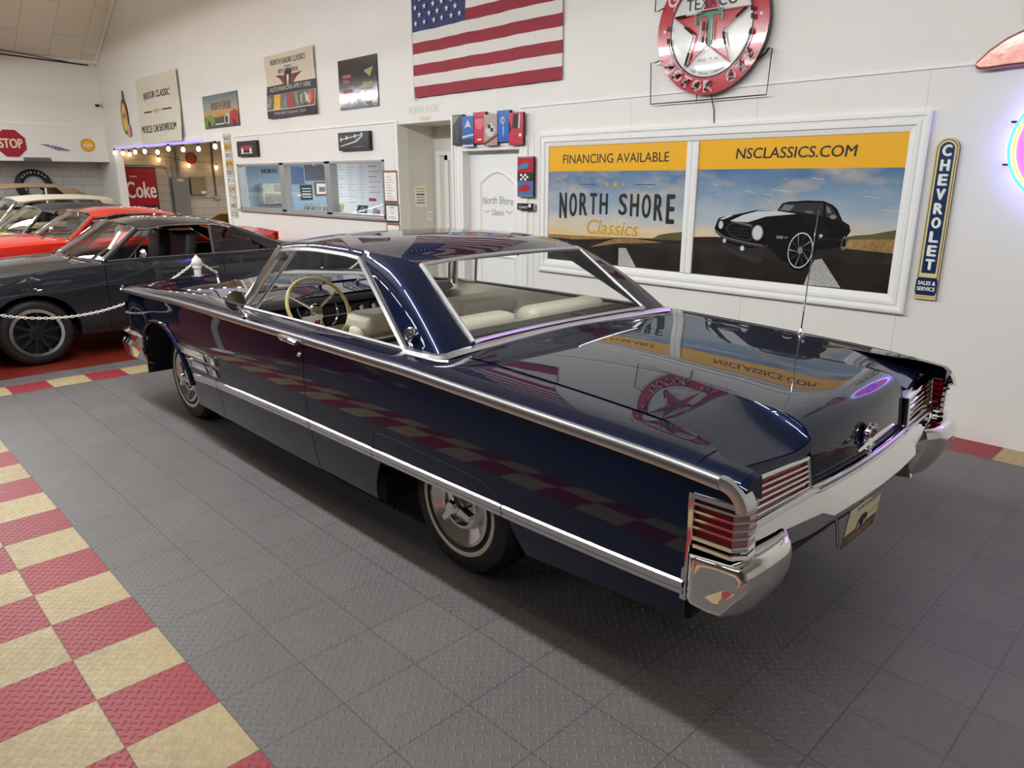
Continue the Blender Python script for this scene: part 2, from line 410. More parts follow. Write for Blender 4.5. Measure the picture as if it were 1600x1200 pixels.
arch_ring(-.95, -.35, .22, .92, 0, .04, .11, .094).build('raised_panel', TRIM, d1)
k = MB(); k.lathe([(0, .05), (.022, .045), (.028, .03), (.02, .012), (.012, .005), (.026, .004), (.026, 0)], (-.27, W+.11, .95), 'y', 20, -1); k.build('door_knob', M('brass', C(196, 160, 84), .2, 1.0), d1)
dt = Art((0, W+.109, 0), (1, 0, 0), (0, 0, 1), (0, -1, 0)); GT = M('grey_lettering', C(150, 150, 150), .5)
dt.text('North Shore', -.65, 1.52, .085, GT, .001, w=.50, shear=.18, warp=lambda x, y: (x, y-.25*x*x)); dt.text('Classics', -.65, 1.385, .065, GT, .001, w=.20, shear=.18)
for s_ in (-1, 1): dt.mb.tube([dt.p(-.65+s_*(.13+.028*k), 1.39+.018*math.sin(k*2.2), .001) for k in range(5)], .003, 6, mi=dt.mi(GT))
dt.build('door_lettering', d1)
# door casings (stepped moulding)
def casing(name, x0, x1, z1, w, prof, z0=0.0, mat=TRIM, y=W, closed=False):
    b = MB(); R = []
    for f, d in prof:
        o = w*(1-f)
        if closed: pts = [(x0-o, z0-o), (x1+o, z0-o), (x1+o, z1+o), (x0-o, z1+o)]
        else: pts = [(x0-o, z0), (x0-o, z1+o), (x1+o, z1+o), (x1+o, z0)]
        R.append([(x, y-d, z) for x, z in pts])
    b.rows(R, cv=closed)
    return b.build(name, mat, flat=True)
PROF = [(0, 0), (0, .028), (.12, .034), (.2, .034), (.22, .024), (.45, .022), (.5, .03), (.68, .030), (.72, .018), (.9, .014), (1, .012), (1, 0)]
struct(casing('trim_3', -1.11, -.20, 2.045, .13, [(f, d*.5) for f, d in PROF]))
struct(casing('trim_4', -13.30, -7.50, 2.385, .11, [(0, 0), (0, .02), (1.06, .02), (1.06, -.15)]))
e = MB(); e.box(-7.05, -2.34, W-.014, W, 2.415, 2.435); struct(e.build('trim_5', TRIM, flat=True, bevel=.004))
e = MB(); e.box(-2.36, -2.33, W-.02, W, 0, 2.43); e.box(-1.29, -1.262, W-.02, W, 0, 2.43); struct(e.build('trim_6', TRIM, flat=True))
e = MB(); e.box(-.19, 9, W-.012, W, 2.44, 2.462); struct(e.build('trim_7', TRIM, flat=True, bevel=.004))
e = MB(); e.box(-.01, .012, W-.008, W, 0, 2.2); struct(e.build('trim_8', TRIM, flat=True))
# office window: aluminium frame, two mullions, panes
ALU = M('aluminium', C(196, 198, 198), .3, .7)
OGL = GLASS('office_glass', (.93, .97, .98), .9)
w1 = MB()
x0, x1, z0, z1 = -6.97, -2.665, 1.243, 1.985
for b_ in ((x0, x1, z0, z0+.045), (x0, x1, z1-.035, z1), (x0, x0+.05, z0, z1), (x1-.03, x1, z0, z1), (-5.47, -5.33, z0, z1), (-4.12, -3.97, z0, z1)): w1.box(b_[0], b_[1], W-.02, W+.10, b_[2], b_[3])
w1.box(x0-.04, x1+.02, W-.05, W+.02, z0-.025, z0+.012)
wn1 = struct(w1.build('window_1', ALU, flat=True, bevel=.004))
for a, b in ((x0+.05, -5.47), (-5.33, -4.12), (-3.97, x1-.03)):
    g = MB(); g.box(a, b, W+.035, W+.041, z0+.045, z1-.035); g.build('pane', OGL, wn1, flat=True)
# closing walls and the vaulted ceiling
e = MB(); e.box(8.9, 9.0, -9, W, 0, 6.5); struct(e.build('wall_near_end', M('wall_grey_white', C(205, 202, 196), .6), flat=True))
e = MB(); e.box(-16, 9, -9.1, -9.0, 0, 6.5); struct(e.build('wall_front', M('wall_shade', C(120, 114, 106), .6), flat=True))
def ceil_mat():
    m = bpy.data.materials.new('ceiling_boards'); m.use_nodes = True; g = NG(m); N, L = g.N, g.L; p = N['Principled BSDF']
    tc = N.new('ShaderNodeTexCoord'); mp = N.new('ShaderNodeMapping'); L.new(tc.outputs['Object'], mp.inputs[0])
    br = N.new('ShaderNodeTexBrick'); br.inputs['Color1'].default_value = (*C(234, 230, 220), 1); br.inputs['Color2'].default_value = (*C(228, 222, 210), 1); br.inputs['Mortar'].default_value = (*C(176, 166, 150), 1)
    br.inputs['Scale'].default_value = 1.0; br.inputs['Brick Width'].default_value = 1.3; br.inputs['Row Height'].default_value = .62; br.inputs['Mortar Size'].default_value = .005; br.offset = .37
    L.new(mp.outputs[0], br.inputs['Vector'])
    n = g.noise(tc.outputs['Object'], 1.1, 5); c = g.mix(g.m('MULTIPLY', n, .3), br.outputs[0], C(206, 192, 168)); L.new(c, p.inputs['Base Color']); p.inputs['Roughness'].default_value = .6
    return m
cb_ = MB()
cp = [(-14.0, 4.27), (-13.66, 4.27), (-11.0, 5.78), (-9.6, 6.35), (-8.0, 6.5), (9, 6.5)]
cb_.rows([[(x, -9, z), (x, W, z)] for x, z in cp]); cb_.rows([[(x, -9, z+.15), (x, W, z+.15)] for x, z in cp])
struct(cb_.build('ceiling', ceil_mat(), flat=True))
e = MB(); e.tube([(-13.66+.02, -9, 4.25), (-13.64, W, 4.25)], .03, 8); e.tube([(-13.66, W-.03, 4.27), (-11.0, W-.03, 5.76), (-9.6, W-.03, 6.33)], .03, 8); struct(e.build('trim_9', TRIM))
e = MB(); e.tube([(-13.55, -3, 4.30), (-13.5, 0, 4.26), (-13.52, 1.5, 4.20), (-13.54, 2.6, 4.16)], .016, 6); e.tube([(-13.55, -3, 4.36), (-13.5, 1.0, 4.30), (-13.54, 2.2, 4.19)], .01, 6)
tag(e.build('ceiling_cable', SATIN), 'thin dark cables running along the foot of the sloping ceiling', 'cable')
# hung fixtures, including bodies added for the fill lamps
FIX = M('fixture_white', C(225, 224, 220), .4)
for i, (x, y, z, p_) in enumerate(TUBES):
    b = MB()
    b.rows([[(x-1.05, y+a, z+h), (x+1.05, y+a, z+h)] for a, h in ((-.16, -.06), (-.10, .06), (.12, .06), (.42, .05), (.42, .04), (.10, .035), (-.07, .03), (-.13, -.06))], cv=True)
    tag(b.build('tube_and_fill_fixture', FIX, flat=True), 'white hooded fluorescent light fixture above the showroom aisle, from rows partly added as fill', 'light fixture', 'fluorescent fixtures over the showroom')

for x in (-9.5, -3.5, 2.0):  # trough bodies added round the upward fill lamps
    b = MB(); b.rows([[(x-2.05, -3.4+a, z), (x+2.05, -3.4+a, z)] for a, z in ((-.2, 4.12), (-.17, 3.98), (.17, 3.98), (.2, 4.12), (.17, 4.08), (.15, 4.03), (-.15, 4.03), (-.17, 4.08))], cv=True)
    tag(b.build('upfill_trough', FIX, flat=True), 'added unseen white uplight trough hung above the showroom aisle', 'light fixture', 'uplight troughs added over the showroom')
for nm, x0, x1, y0, y1, z0, z1, lb in (('ceiling_fill_panel', -6.25, -3.75, 4.3, 4.9, 2.30, 2.40, 'white panel light added unseen on the office ceiling'), ('ceiling_fill_panel', -11.8, -10.2, 4.65, 5.35, 2.62, 3.0, 'white panel light added unseen on the ceiling behind the wide opening')):
    b = MB(); b.box(x0, x1, y0, y1, z0, z1); tag(b.build(nm, FIX, flat=True), lb, 'light fixture')  # boxes added above the office and annex fill lamps

# ------------------------------------------------------------------ the blue hardtop in front
def paint(name, col, metal=.35, rough=.32, ior=1.5):
    m = M(name, col, rough, metal, 1.0, noise=.05, scale=300, coat_rough=.012)
    m.node_tree.nodes['Principled BSDF'].inputs['Coat IOR'].default_value = ior
    m.node_tree.nodes['Principled BSDF'].inputs['Specular IOR Level'].default_value = .05
    m.node_tree.nodes['Principled BSDF'].inputs['Specular Tint'].default_value = (*[min(1, c*5+.02) for c in col], 1)
    return m
BLUE = paint('midnight_blue_paint', (.0034, .0108, .041), .60, .36, 1.50)
CGLASS = GLASS('car_glass', (.95, .97, .96), .8)
CREAM = M('cream_vinyl', C(214, 206, 184), .42, noise=.05, scale=30, bump=.05)
CREAM2 = M('ivory_plastic', C(206, 186, 120), .3, noise=.05)
DVINYL = M('dark_vinyl', C(34, 34, 36), .5, noise=.1, scale=60, bump=.08)
LENS = M('red_lens', C(124, 6, 20), .12, 0, 1.0, noise=.12, scale=50)
CHP = M('bumper_chrome', (.84, .83, .82), .045, 1.0, noise=.02)
TRIMM = M('stainless_trim', (.74, .74, .76), .24, 1.0, noise=.03)

car = thing('hardtop_coupe', 'dark midnight blue two-door hardtop with chrome trim and whitewall tyres, largest car in front', 'car', (-.0235, -.0445, 0), .0043)
hw = cur([(-.92, .885), (-.6, .925), (0, .967), (1, .99), (2, 1.0), (3, 1.0), (3.6, .994), (4.2, .975), (4.5, .956), (4.62, .944)])
belt = cur([(-.92, .885), (-.7, .905), (-.3, .928), (.5, .962), (1.1, .970), (1.6, .975), (2.3, .979), (3.0, .979), (3.35, .970), (3.9, .951), (4.25, .934), (4.48, .914), (4.62, .895)])
prof = cur([(0, 0), (.04, .002), (.12, .010), (.22, .014), (.34, .010), (.44, 0), (.5, -.008), (.6, -.022), (.72, -.045), (.8, -.07)])
def sy(x, z): return hw(x) + prof(belt(x)-z)
AX, AZ, AR = .10, .285, .485
def zb_f(x):
    d = abs(x-AX)/AR
    base = .46 if x < AX else .27
    if d < 1: return max(base, AZ + AR*(1-d**2.35)**(1/2.35)) if d < .995 else base
    return base
def zb_q(x):
    if x < 2.74: return .28
    if x < 2.84: return lerp(.28, .515, ((x-2.74)/.10)**.6)
    if x < 3.66: return .515
    if x < 3.74: return lerp(.515, .385, ((x-3.66)/.08)**.8)
    return lerp(.385, .42, (x-3.74)/.7)
def section(x, zb, yin, n=22, zin=.036):
    zt = belt(x); h = hw(x); P = []
    for i in range(n):
        z = lerp(zb, zt, i/(n-1)); P.append((x, h+prof(zt-z), z))
    w = h-yin
    for a, b in ((.06, .30), (.2, .62), (.42, .85), (.7, .96), (1.0, 1.0)): P.append((x, h-w*a, zt+zin*b))
    return P
def panel(name, xs, zb, yin, zin=lambda x: .036, solid=.006):
    R = [[(x, -y, z) for x, y, z in section(x, zb(x), yin(x), zin=zin(x))] for x in xs]
    for k in (0, 1):
        b = MB(); b.rows(R)
        if k == 0: o = b.build(name, BLUE, car, sharp=50, solid=-solid)
        else: o = b.mirrored().build(name, BLUE, car, sharp=50, solid=-solid)
def dense(a, b, n, extra=()): return sorted(set(frange(a, b, n)) | {e for e in extra if a < e < b})
hin = cur([(-.92, .74), (0, .80), (.8, .81), (1.05, .835)])
FT = [AX+AR*s*k for s in (-1, 1) for k in (.995, .985, .97, .95, .92, .88)]
panel('front_fender', dense(-.88, 1.04, 50, FT), zb_f, hin)
panel('door', dense(1.046, 2.206, 20), lambda x: .275, lambda x: .868, lambda x: .034)
qin = cur([(2.21, .868), (2.86, .868), (2.95, .86), (3.15, .765), (3.25, .742), (4.2, .765), (4.36, .80), (4.45, .86)])
def qz(x):
    return .034
QT = [2.74, 2.745, 2.75, 2.76, 2.775, 2.79, 2.81, 2.84, 3.66, 3.665, 3.67, 3.68, 3.70, 3.72, 3.74]
panel('rear_quarter', dense(2.212, 4.415, 60, QT), zb_q, qin, qz)
# quarter tail above the side lamp
Rq = []
for x in frange(4.415, 4.555, 6):
    P = section(x, .858, qin(x), n=6, zin=.030); Rq.append([(a, -b, c) for a, b, c in P])
b = MB(); b.rows(Rq)
# curved closing of the tail
last = Rq[-1]; nxt = [(4.575, y*.992, z-.012) for x, y, z in last]
b.rows([last, nxt, [(4.578, y*.985, .85) for x, y, z in last]])
q_ = b.build('tail_panel', BLUE, car, sharp=50); b.mirrored().build('tail_panel', BLUE, car, sharp=50)

# hood, cowl
def hoodz(x, y):
    w = hin(x); return belt(x)+.036+.034*(1-(abs(y)/w)**2.2)
b = MB(); ys = frange(-1, 1, 25)
b.rows([[(x, y*(hin(x)-.005), hoodz(x, y*hin(x))) for y in ys] for x in frange(-.86, .80, 22)]); b.build('hood', BLUE, car, sharp=40, solid=-.005)
b = MB(); b.rows([[(x, y*(.82-.1*(x-.81)), hoodz(.8, y*hin(.8))-.01-.02*((x-.81)/.35)) for y in ys] for x in (.81, .9, 1.0, 1.16)]); b.build('cowl', BLUE, car)
b = MB(); b.rows([[(x, -1*(hin(x)-.01), .985-.01) , (x, -.7, .98)] for x in (.8, 1.16)])
for s in (-1, 1):
    pts = [(.93, s*.15, 1.045), (.98, s*.35, 1.05), (1.0, s*.58, 1.05)]
    w = MB(); w.tube(pts, .006, 6); w.tube([(.9, s*.15, 1.02), (.93, s*.15, 1.045)], .012, 8); w.build('wiper', BRUSH, car)
# grille and front bumper
b = MB(); b.box(-.87, -.82, -.86, .86, .55, .90); g = b.build('grille', SATIN, car, flat=True)
b = MB()
for k in range(6): b.box(-.885, -.87, -.62, .62, .60+k*.045, .612+k*.045)
b.build('grille_bar', CHROME, g, flat=True)
for y in (-.76, -.60, .60, .76):
    h = MB(); h.lathe([(0, .03), (.05, .026), (.082, .01), (.09, 0)], (-.875, y, .74), 'x', 20, -1); h.build('headlight', M('lamp_glass', C(210, 214, 216), .08, 0, 1), g)
b = MB()
sec = [(0, .60), (-.03, .585), (-.02, .53), (-.045, .50), (-.02, .40), (.03, .375)]
path = [(-.36, -.93), (-.55, -.945), (-.78, -.94), (-.90, -.88), (-.95, -.7), (-.97, -.3), (-.97, .3), (-.95, .7), (-.90, .88), (-.78, .94), (-.55, .945), (-.36, .93)]
R = []
for i, (x, y) in enumerate(path):
    p0 = Vector(path[max(i-1, 0)]); p1 = Vector(path[min(i+1, len(path)-1)]); t = (p1-p0).normalized(); nrm = Vector((t.y, -t.x)); nrm = -nrm if nrm.x*1 + (nrm.y*y) * 1 < -99 else nrm
    out = Vector((x-.2, y)); nrm = nrm if nrm.dot(Vector((-1 if abs(y) < .9 else 0, y))) > 0 else -nrm
    R.append([(x+nrm.x*(-d), y+nrm.y*(-d), z) for d, z in sec])
b.rows(R); b.build('front_bumper', CHP, car, solid=.004)
for y in (-.90, .90): b = MB(); b.tube([(-.88, y, .89), (-.885, y, .905), (-.87, y, .925)], [.022, .018, .008], 10); b.build('fender_ornament', CHROME, car)

# belt trim, lower trim, sill trim
def strip(name, xs, zc, hgt, out, mat, ribs=0, x_drop=None):
    """raised stainless strip following the side surface"""
    b = MB(); R = []
    for x in xs:
        z = zc(x); row = []
        prof_ = [(-.5, 0), (-.46, out*.8), (-.2, out), (.2, out), (.46, out*.8), (.5, 0)]
        if ribs: prof_ = [(-.5, 0), (-.45, out), (-.22, out), (-.18, out*.55), (-.05, out*.55), (0, out), (.2, out*1.1), (.4, out), (.5, 0)]
        for f, o in prof_:
            zz = z+f*hgt; row.append((x, -(sy(x, min(zz, belt(x))) + o - max(0, zz-belt(x))*.5), zz))
        R.append(row)
    b.rows(R); return b
def both(b, name, mat, sharp=40, parent=None, **k):
    o = b.build(name, mat, parent or car, sharp=sharp, **k); b.mirrored().build(name, mat, parent or car, sharp=sharp, **k)
both(strip('belt', frange(-.87, 1.04, 34), lambda x: belt(x)-.004, .036, .008, TRIMM), 'belt_trim', TRIMM)
both(strip('belt', frange(1.046, 2.206, 24), lambda x: belt(x)-.004, .038, .009, TRIMM), 'belt_trim', TRIMM)
bb = strip('belt', frange(2.212, 4.50, 40), lambda x: belt(x)-.004, .040, .010, TRIMM)
# curl over the tail end
R = []
for k in range(9):
    a = k/8*PI/2*.95; cx, cz = 4.50, belt(4.5)-.004-.078; r0 = .078-.020; r1 = .078+.020
    y = -(hw(4.52)+.010)
    p = lambda r, dy: (cx+r*math.sin(a), y+dy, cz+r*math.cos(a))
    R.append([p(r0, .010), p(r0+.002, .001), p(.078, -.001), p(r1-.002, .001), p(r1, .02), p(r1+.001, .055)])
bb.rows(R)
both(bb, 'belt_trim', TRIMM)
ltz = cur([(.6, .478), (1.05, .508), (2.2, .533), (4.45, .540)])
for a, b_ in ((.66, 1.04), (1.046, 2.206), (2.212, 2.775), (2.78, 3.635), (3.64, 4.415)):
    both(strip('lower', frange(a, b_, max(4, int((b_-a)*12))), ltz, .050, .010, TRIMM, 1), 'sill_trim', TRIMM)
# wheel-arch lip
lip = MB(); pts = []
for k in range(41):
    x = AX-AR*.985+2*AR*.985*k/40; z = zb_f(x); pts.append((x, -(sy(x, z)+.004), z))
lip.tube(pts, .014, 8); both(lip, 'arch_lip', BLUE)
# fender skirt seam
sk = MB(); pts = [(2.78, .56), (2.79, .60), (2.81, .635), (2.86, .65), (2.95, .652), (3.2, .645), (3.42, .638), (3.52, .628), (3.585, .605), (3.62, .575), (3.634, .54)]
sk.tube([(x, -(sy(x, z)+.0005), z) for x, z in pts], .0022, 6); both(sk, 'skirt_seam', SATIN)
# louvre ornaments behind the front wheel
for zc, xa in ((.662, .50), (.588, .62)):
    lv = MB(); fr = MB()
    y = lambda x, z, d: -(sy(x, z)+d)
    def quad(x0, x1, z0, z1, sl, d, mb, th=.012):
        P = [(x0, z0), (x1, z0-.0), (x1-.02, z1), (x0-sl, z1)]
        mb.prism(P, lambda u, v, q: (u, y(u, v, q), v), 0, d)
    for a, b_ in ((xa, .94), (.955, 1.105)):
        quad(a+.05, b_, zc-.024, zc-.018, -.0, .016, fr); quad(a-.002, b_-.012, zc+.018, zc+.026, .006, .016, fr)
        quad(a+.048, a+.058, zc-.022, zc+.022, .05, .014, fr); quad(b_-.006, b_+.004, zc-.022, zc+.024, .012, .014, fr)
        quad(a+.05, b_, zc-.018, zc+.018, .045, .006, lv)
        for k in range(3): quad(a+.05-.012*k, b_-.01, zc-.010+k*.010, zc-.007+k*.010, .0, .011, fr)
    both(fr, 'louvre_frame', CHROME); both(lv, 'louvre', BRUSH)

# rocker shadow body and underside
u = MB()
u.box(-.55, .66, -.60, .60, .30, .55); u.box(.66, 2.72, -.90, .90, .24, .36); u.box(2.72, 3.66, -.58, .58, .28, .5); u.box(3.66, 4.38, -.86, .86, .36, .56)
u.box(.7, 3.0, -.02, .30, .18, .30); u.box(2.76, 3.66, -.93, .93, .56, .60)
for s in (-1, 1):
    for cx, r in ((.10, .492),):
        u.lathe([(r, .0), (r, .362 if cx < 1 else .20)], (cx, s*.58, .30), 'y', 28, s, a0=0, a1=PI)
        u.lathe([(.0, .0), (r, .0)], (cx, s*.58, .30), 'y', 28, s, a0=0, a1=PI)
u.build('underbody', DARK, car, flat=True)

# ------------------------------------------------------------------ wheels
CAPM = M('wheel_cover_chrome', (.70, .70, .69), .16, 1.0, noise=.04)
def make_wheel(x, s, R=.338, parent=car):
    y0 = s*.812
    t = MB()
    prof_ = [(.17, -.19), (.24, -.205), (.305, -.20), (R-.012, -.175), (R, -.15), (R, -.055), (R-.012, -.03), (.312, -.008), (.275, .001), (.242, .001), (.17, -.02)]
    t.lathe(prof_, (x, y0, R), 'y', 56, s)
    for k in range(5): t.lathe([(R+.0015, -.075-.018*k-.004), (R+.0015, -.075-.018*k+.004)], (x, y0, R), 'y', 40, s)
    w = t.build('wheel', RUBBER, parent, sharp=40)
    a = MB(); a.lathe([(.242, .0025), (.239, .0045), (.224, .0045), (.221, .0015)], (x, y0, R), 'y', 56, s); a.build('whitewall', WW, w)
    b = MB(); b.lathe([(.221, .0), (.206, -.012), (.196, -.018)], (x, y0, R), 'y', 48, s); b.build('rim_gap', RUBBER, w)
    c = MB(); c.lathe([(.200, -.012), (.196, .004), (.182, .008), (.145, -.010), (.118, -.022), (.112, -.005), (.10, -.004), (.092, -.03), (.05, -.034), (.05, .01), (.03, .018), (0, .019)], (x, y0, R), 'y', 56, s)
    c.build('wheel_cover', CAPM, w, sharp=30)
    sp = MB()
    for k in range(3):
        an = PI/2+.3+k*2*PI/3; d = Vector((math.cos(an), 0, math.sin(an))); e_ = Vector((-math.sin(an), 0, math.cos(an))); o = Vector((x, y0, R))
        Pq = [(.01, .022), (.06, .014), (.108, .012), (.108, -.012), (.06, -.014), (.01, -.022)]
        sp.prism(Pq, lambda u_, v_, q_: tuple(o+d*u_+e_*v_+Vector((0, s*q_, 0))), -.005, .030)
    sp.lathe([(.036, .0), (.036, .034), (.026, .046), (0, .05)], (x, y0, R), 'y', 20, s)
    sp.build('spinner', CHROME, w, sharp=30)
    return w
for x in (.04, 3.155):
    for s in (-1, 1): make_wheel(x, s)

# ------------------------------------------------------------------ greenhouse
redge = cur([(1.34, 1.368), (1.5, 1.388), (1.6, 1.398), (1.85, 1.410), (2.1, 1.408), (2.35, 1.392), (2.5, 1.375), (2.65, 1.352)])
rcent = cur([(1.28, 1.402), (1.5, 1.430), (1.85, 1.450), (2.1, 1.448), (2.3, 1.432), (2.45, 1.405), (2.58, 1.362)])
rw_ = cur([(1.34, .645), (1.8, .665), (2.3, .665), (2.5, .635), (2.63, .592)])
def rx(t, y):   # front and rear roof edges bow
    f = 1.37 - .07*(1-(abs(y))**2); r = 2.635 - .06*(1-(abs(y))**2); return lerp(f, r, t)
def roofp(t, yy):
    x = rx(t, yy); xe = lerp(1.37, 2.635, t); w = rw_(xe)
    a = abs(yy)
    k = (1-a**2.6)
    return (x, yy*w, redge(xe) + (rcent(x)-redge(xe))*k)
tA0 = (2.28-1.37)/(2.635-1.37)
b = MB(); ts = frange(0, 1, 26); yv = [math.sin(v*PI/2) for v in frange(-1, 1, 29)]
b.rows([[roofp(t, y) for y in yv] for t in ts])
# roof side roll down to the window rail
for s in (-1, 1):
    R = []
    for t in frange(0, tA0, 18):
        p = roofp(t, s*1.0); R.append([p, (p[0], p[1]+s*.012, p[2]-.008), (p[0], p[1]+s*.022, p[2]-.022), (p[0], p[1]+s*.026, p[2]-.034)])
    b.rows(R)
b.build('roof', BLUE, car, sharp=60, merge=True)
# rear pillars
def pts_on(a, b, c, n):  # quadratic through three points
    out = []
    for i in range(n):
        t = i/(n-1); out.append(tuple(2*(t-.5)*(t-1)*a[k] - 4*t*(t-1)*b[k] + 2*t*(t-.5)*c[k] for k in range(3)))
    return out
tA = (2.28-1.37)/(2.635-1.37)
for s in (-1, 1):
    def rp(t): p = roofp(t, 1.0); return Vector(p)
    A0 = Vector((2.28, rp(tA)[1]+.026, rp(tA)[2]-.034)); A1 = Vector((2.885, .866, 1.012))
    R0 = rp(.83); R1 = Vector((3.10, .845, 1.012))
    W0 = rp(1.0); W1 = Vector((3.085, .650, 1.040))
    n = 18; rows = []
    for i in range(n):
        t = i/(n-1)
        A = A0.lerp(A1, t); Wp = W0.lerp(W1, t)
        # ridge bows out at the shoulder
        q = Vector(pts_on(tuple(R0), (2.745, .752, 1.255), tuple(R1), n)[i])
        m1 = A.lerp(q, .5) + Vector((.0, .012, .004)) * math.sin(PI*min(1, t+.2)); m1b = A.lerp(q, .85)+Vector((0, .010, .004))
        m2 = q.lerp(Wp, .12)+Vector((.006, .004, .004)); m3 = q.lerp(Wp, .5)+Vector((.010, .004, .006))
        rows.append([tuple(Vector((v.x, v.y*s, v.z))) for v in (A, A.lerp(q, .25)+Vector((0, .006, .002)), m1, m1b, q, m2, m3, Wp)])
    b = MB(); b.rows(rows)
    # fill between the roof edge and the pillar head
    head = [roofp(lerp(tA, 1.0, k/7), s*1.0) for k in range(8)]
    b.rows([[tuple(p) for p in head], [rows[0][k] for k in range(8)]])
    b.build('rear_pillar', BLUE, car, sharp=60, merge=True)
    # badge on the pillar
    bd = MB(); cx = Vector((2.90, s*.852, 1.085)); nn = Vector((.15, s*.95, .30)).normalized(); uu = Vector((1, 0, 0)); uu = (uu-nn*uu.dot(nn)).normalized(); vv_ = nn.cross(uu)
    rr_ = []
    for r, h in ((.0, .012), (.012, .012), (.013, .007), (.022, .007), (.023, .012), (.029, .011), (.031, .004), (.032, -.02)):
        rr_.append([tuple(cx+uu*(r*1.0*math.cos(2*PI*k/24))+vv_*(r*1.1*math.sin(2*PI*k/24))+nn*h) for k in range(24)])
    bd.rows(rr_, cv=True); bd.build('pillar_badge', CHROME, car, sharp=40)
# bright mouldings round the side windows, windscreen, back window
def flatbar(pts, w, th, nrm, mb):
    """ribbon-like bar: width w along the in-plane normal, thickness th along nrm"""
    P = [Vector(p) for p in pts]; R = []; n = len(P); nv = Vector(nrm).normalized()
    for i in range(n):
        t = (P[min(i+1, n-1)]-P[max(i-1, 0)]).normalized(); a = nv.cross(t).normalized()*w/2
        R.append([tuple(P[i]+a), tuple(P[i]+a*.6+nv*th), tuple(P[i]-a*.6+nv*th), tuple(P[i]-a)])
    mb.rows(R)
for s in (-1, 1):
    mb = MB()
    top = [Vector(roofp(t, s*1.0))+Vector((0, s*.027, -.038)) for t in frange(.03, tA, 14)]
    apil = [Vector((1.16, s*.845, .995)).lerp(top[0], k/6) for k in range(7)]
    cp_ = [top[-1].lerp(Vector((2.90, s*.872, 1.004)), k/8) for k in range(9)]
    flatbar(top, .026, .008, (0, s, .35), mb); flatbar(apil, .040, .012, (0, s, .4), mb); flatbar(cp_, .030, .014, (.1, s, .42), mb)
    mb.build('window_moulding', TRIMM, car, sharp=40)
    mb = MB(); flatbar([(x, s*.868, belt(x)+.036) for x in frange(1.16, 2.206, 12)], .022, .008, (0, s*.6, 1), mb); mb.build('sill_moulding', TRIMM, car, sharp=40)
    mb = MB(); flatbar([(x, s*.868, belt(x)+.036) for x in frange(2.212, 2.89, 12)], .022, .008, (0, s*.6, 1), mb); mb.build('sill_moulding', TRIMM, car, sharp=40)
    # inner pillar + vent window
    mb = MB(); mb.tube([(1.20, s*.83, .99), (1.29, s*.765, 1.16), (1.40, s*.665, 1.358)], .022, 8); mb.build('front_pillar', TRIMM, car)
    mb = MB(); v0 = Vector((1.40, s*.862, 1.010)); v1 = Vector((1.615, s*.692, 1.350)); mb.tube([v0, v0.lerp(v1, .5), v1], .010, 8)
    mb.tube([(1.24, s*.845, 1.01), v0], .008, 8); ven = mb.build('vent_frame', TRIMM, car)
    g = MB(); g.add([(1.22, s*.845, 1.012), tuple(v0), tuple(v1), (1.42, s*.685, 1.345)], [(0, 1, 2, 3)]); g.build('vent_glass', CGLASS, ven, flat=True)
def glassgrid(T0, T1, B0, B1, n=17, m=9, bow=0.0):
    return
def edgecurve(c, e, n): # symmetric curve from -e to +e through centre c
    return [(c[0]+(e[0]-c[0])*abs(k)**2, k*e[1], c[2]+(e[2]-c[2])*abs(k)**2) for k in frange(-1, 1, n)]
rt = edgecurve((2.585, 0, 1.358), (2.645, .585, 1.350), 19); rb = edgecurve((3.0, 0, 1.036), (3.080, .640, 1.046), 19)
g = MB(); g.rows([[vl(a, c, k/8) for a, c in zip(rt, rb)] for k in range(9)]); g.build('rear_window', CGLASS, car, sharp=80)
wt = edgecurve((1.295, 0, 1.398), (1.39, .640, 1.362), 19); wb = edgecurve((.86, 0, 1.00), (1.17, .800, .995), 19)
g = MB(); g.rows([[vl(a, c, k/8) for a, c in zip(wt, wb)] for k in range(9)]); g.build('windscreen', CGLASS, car, sharp=80)
fr = MB(); fr.tube(rt, .011, 8); fr.tube(rb, .012, 8); fr.tube([rt[0], rb[0]], .012, 8); fr.tube([rt[-1], rb[-1]], .012, 8); fr.build('rear_window_frame', TRIMM, car)
fr = MB(); fr.tube(wt, .011, 8); fr.tube(wb, .010, 8); fr.tube([wt[0], wb[0]], .012, 8); fr.tube([wt[-1], wb[-1]], .012, 8); fr.build('windscreen_frame', TRIMM, car)
# tulip panel behind the window and bright band round the roof base
b = MB(); ysn = frange(-1, 1, 23)
def deckz(x, y):
    zg = belt(x)+.034; w = qin(x); yc = .25+(x-3.2)/1.3*.17
    a = abs(y)
    cr = cur([(3.1, .004), (3.4, .014), (4.2, .020), (4.5, .030)])(x)
    if a <= yc: return zg + cr + .006*(1-(a/yc)**2)
    return lerp(zg+cr, zg, ((a-yc)/(w-yc))**1.0)
def tul(x, k):
    w = lerp(.80, .742, (x-2.99)/.2) if x < 3.19 else .742
    return (x + .07*k*k*(1-(x-3.0)/.19), k*w, lerp(1.030, deckz(3.19, k*.742), (x-3.0)/.19) - .016*k*k*(1-(x-3.0)/.19))
b.rows([[tul(x, k) for k in ysn] for x in (3.0, 3.05, 3.10, 3.15, 3.188)]); b.build('tulip_panel', BLUE, car, sharp=60, solid=-.005)
bm_ = MB(); bp_ = [(2.89, -.872, 1.016), (3.0, -.866, 1.016), (3.09, -.85, 1.016), (3.118, -.825, 1.018)] + [(3.118-.055*(1-k*k), k*.80, 1.022+.004*(1-k*k)) for k in frange(-.98, .98, 17)] + [(3.118, .825, 1.018), (3.09, .85, 1.016), (3.0, .866, 1.016), (2.89, .872, 1.016)]
R = []
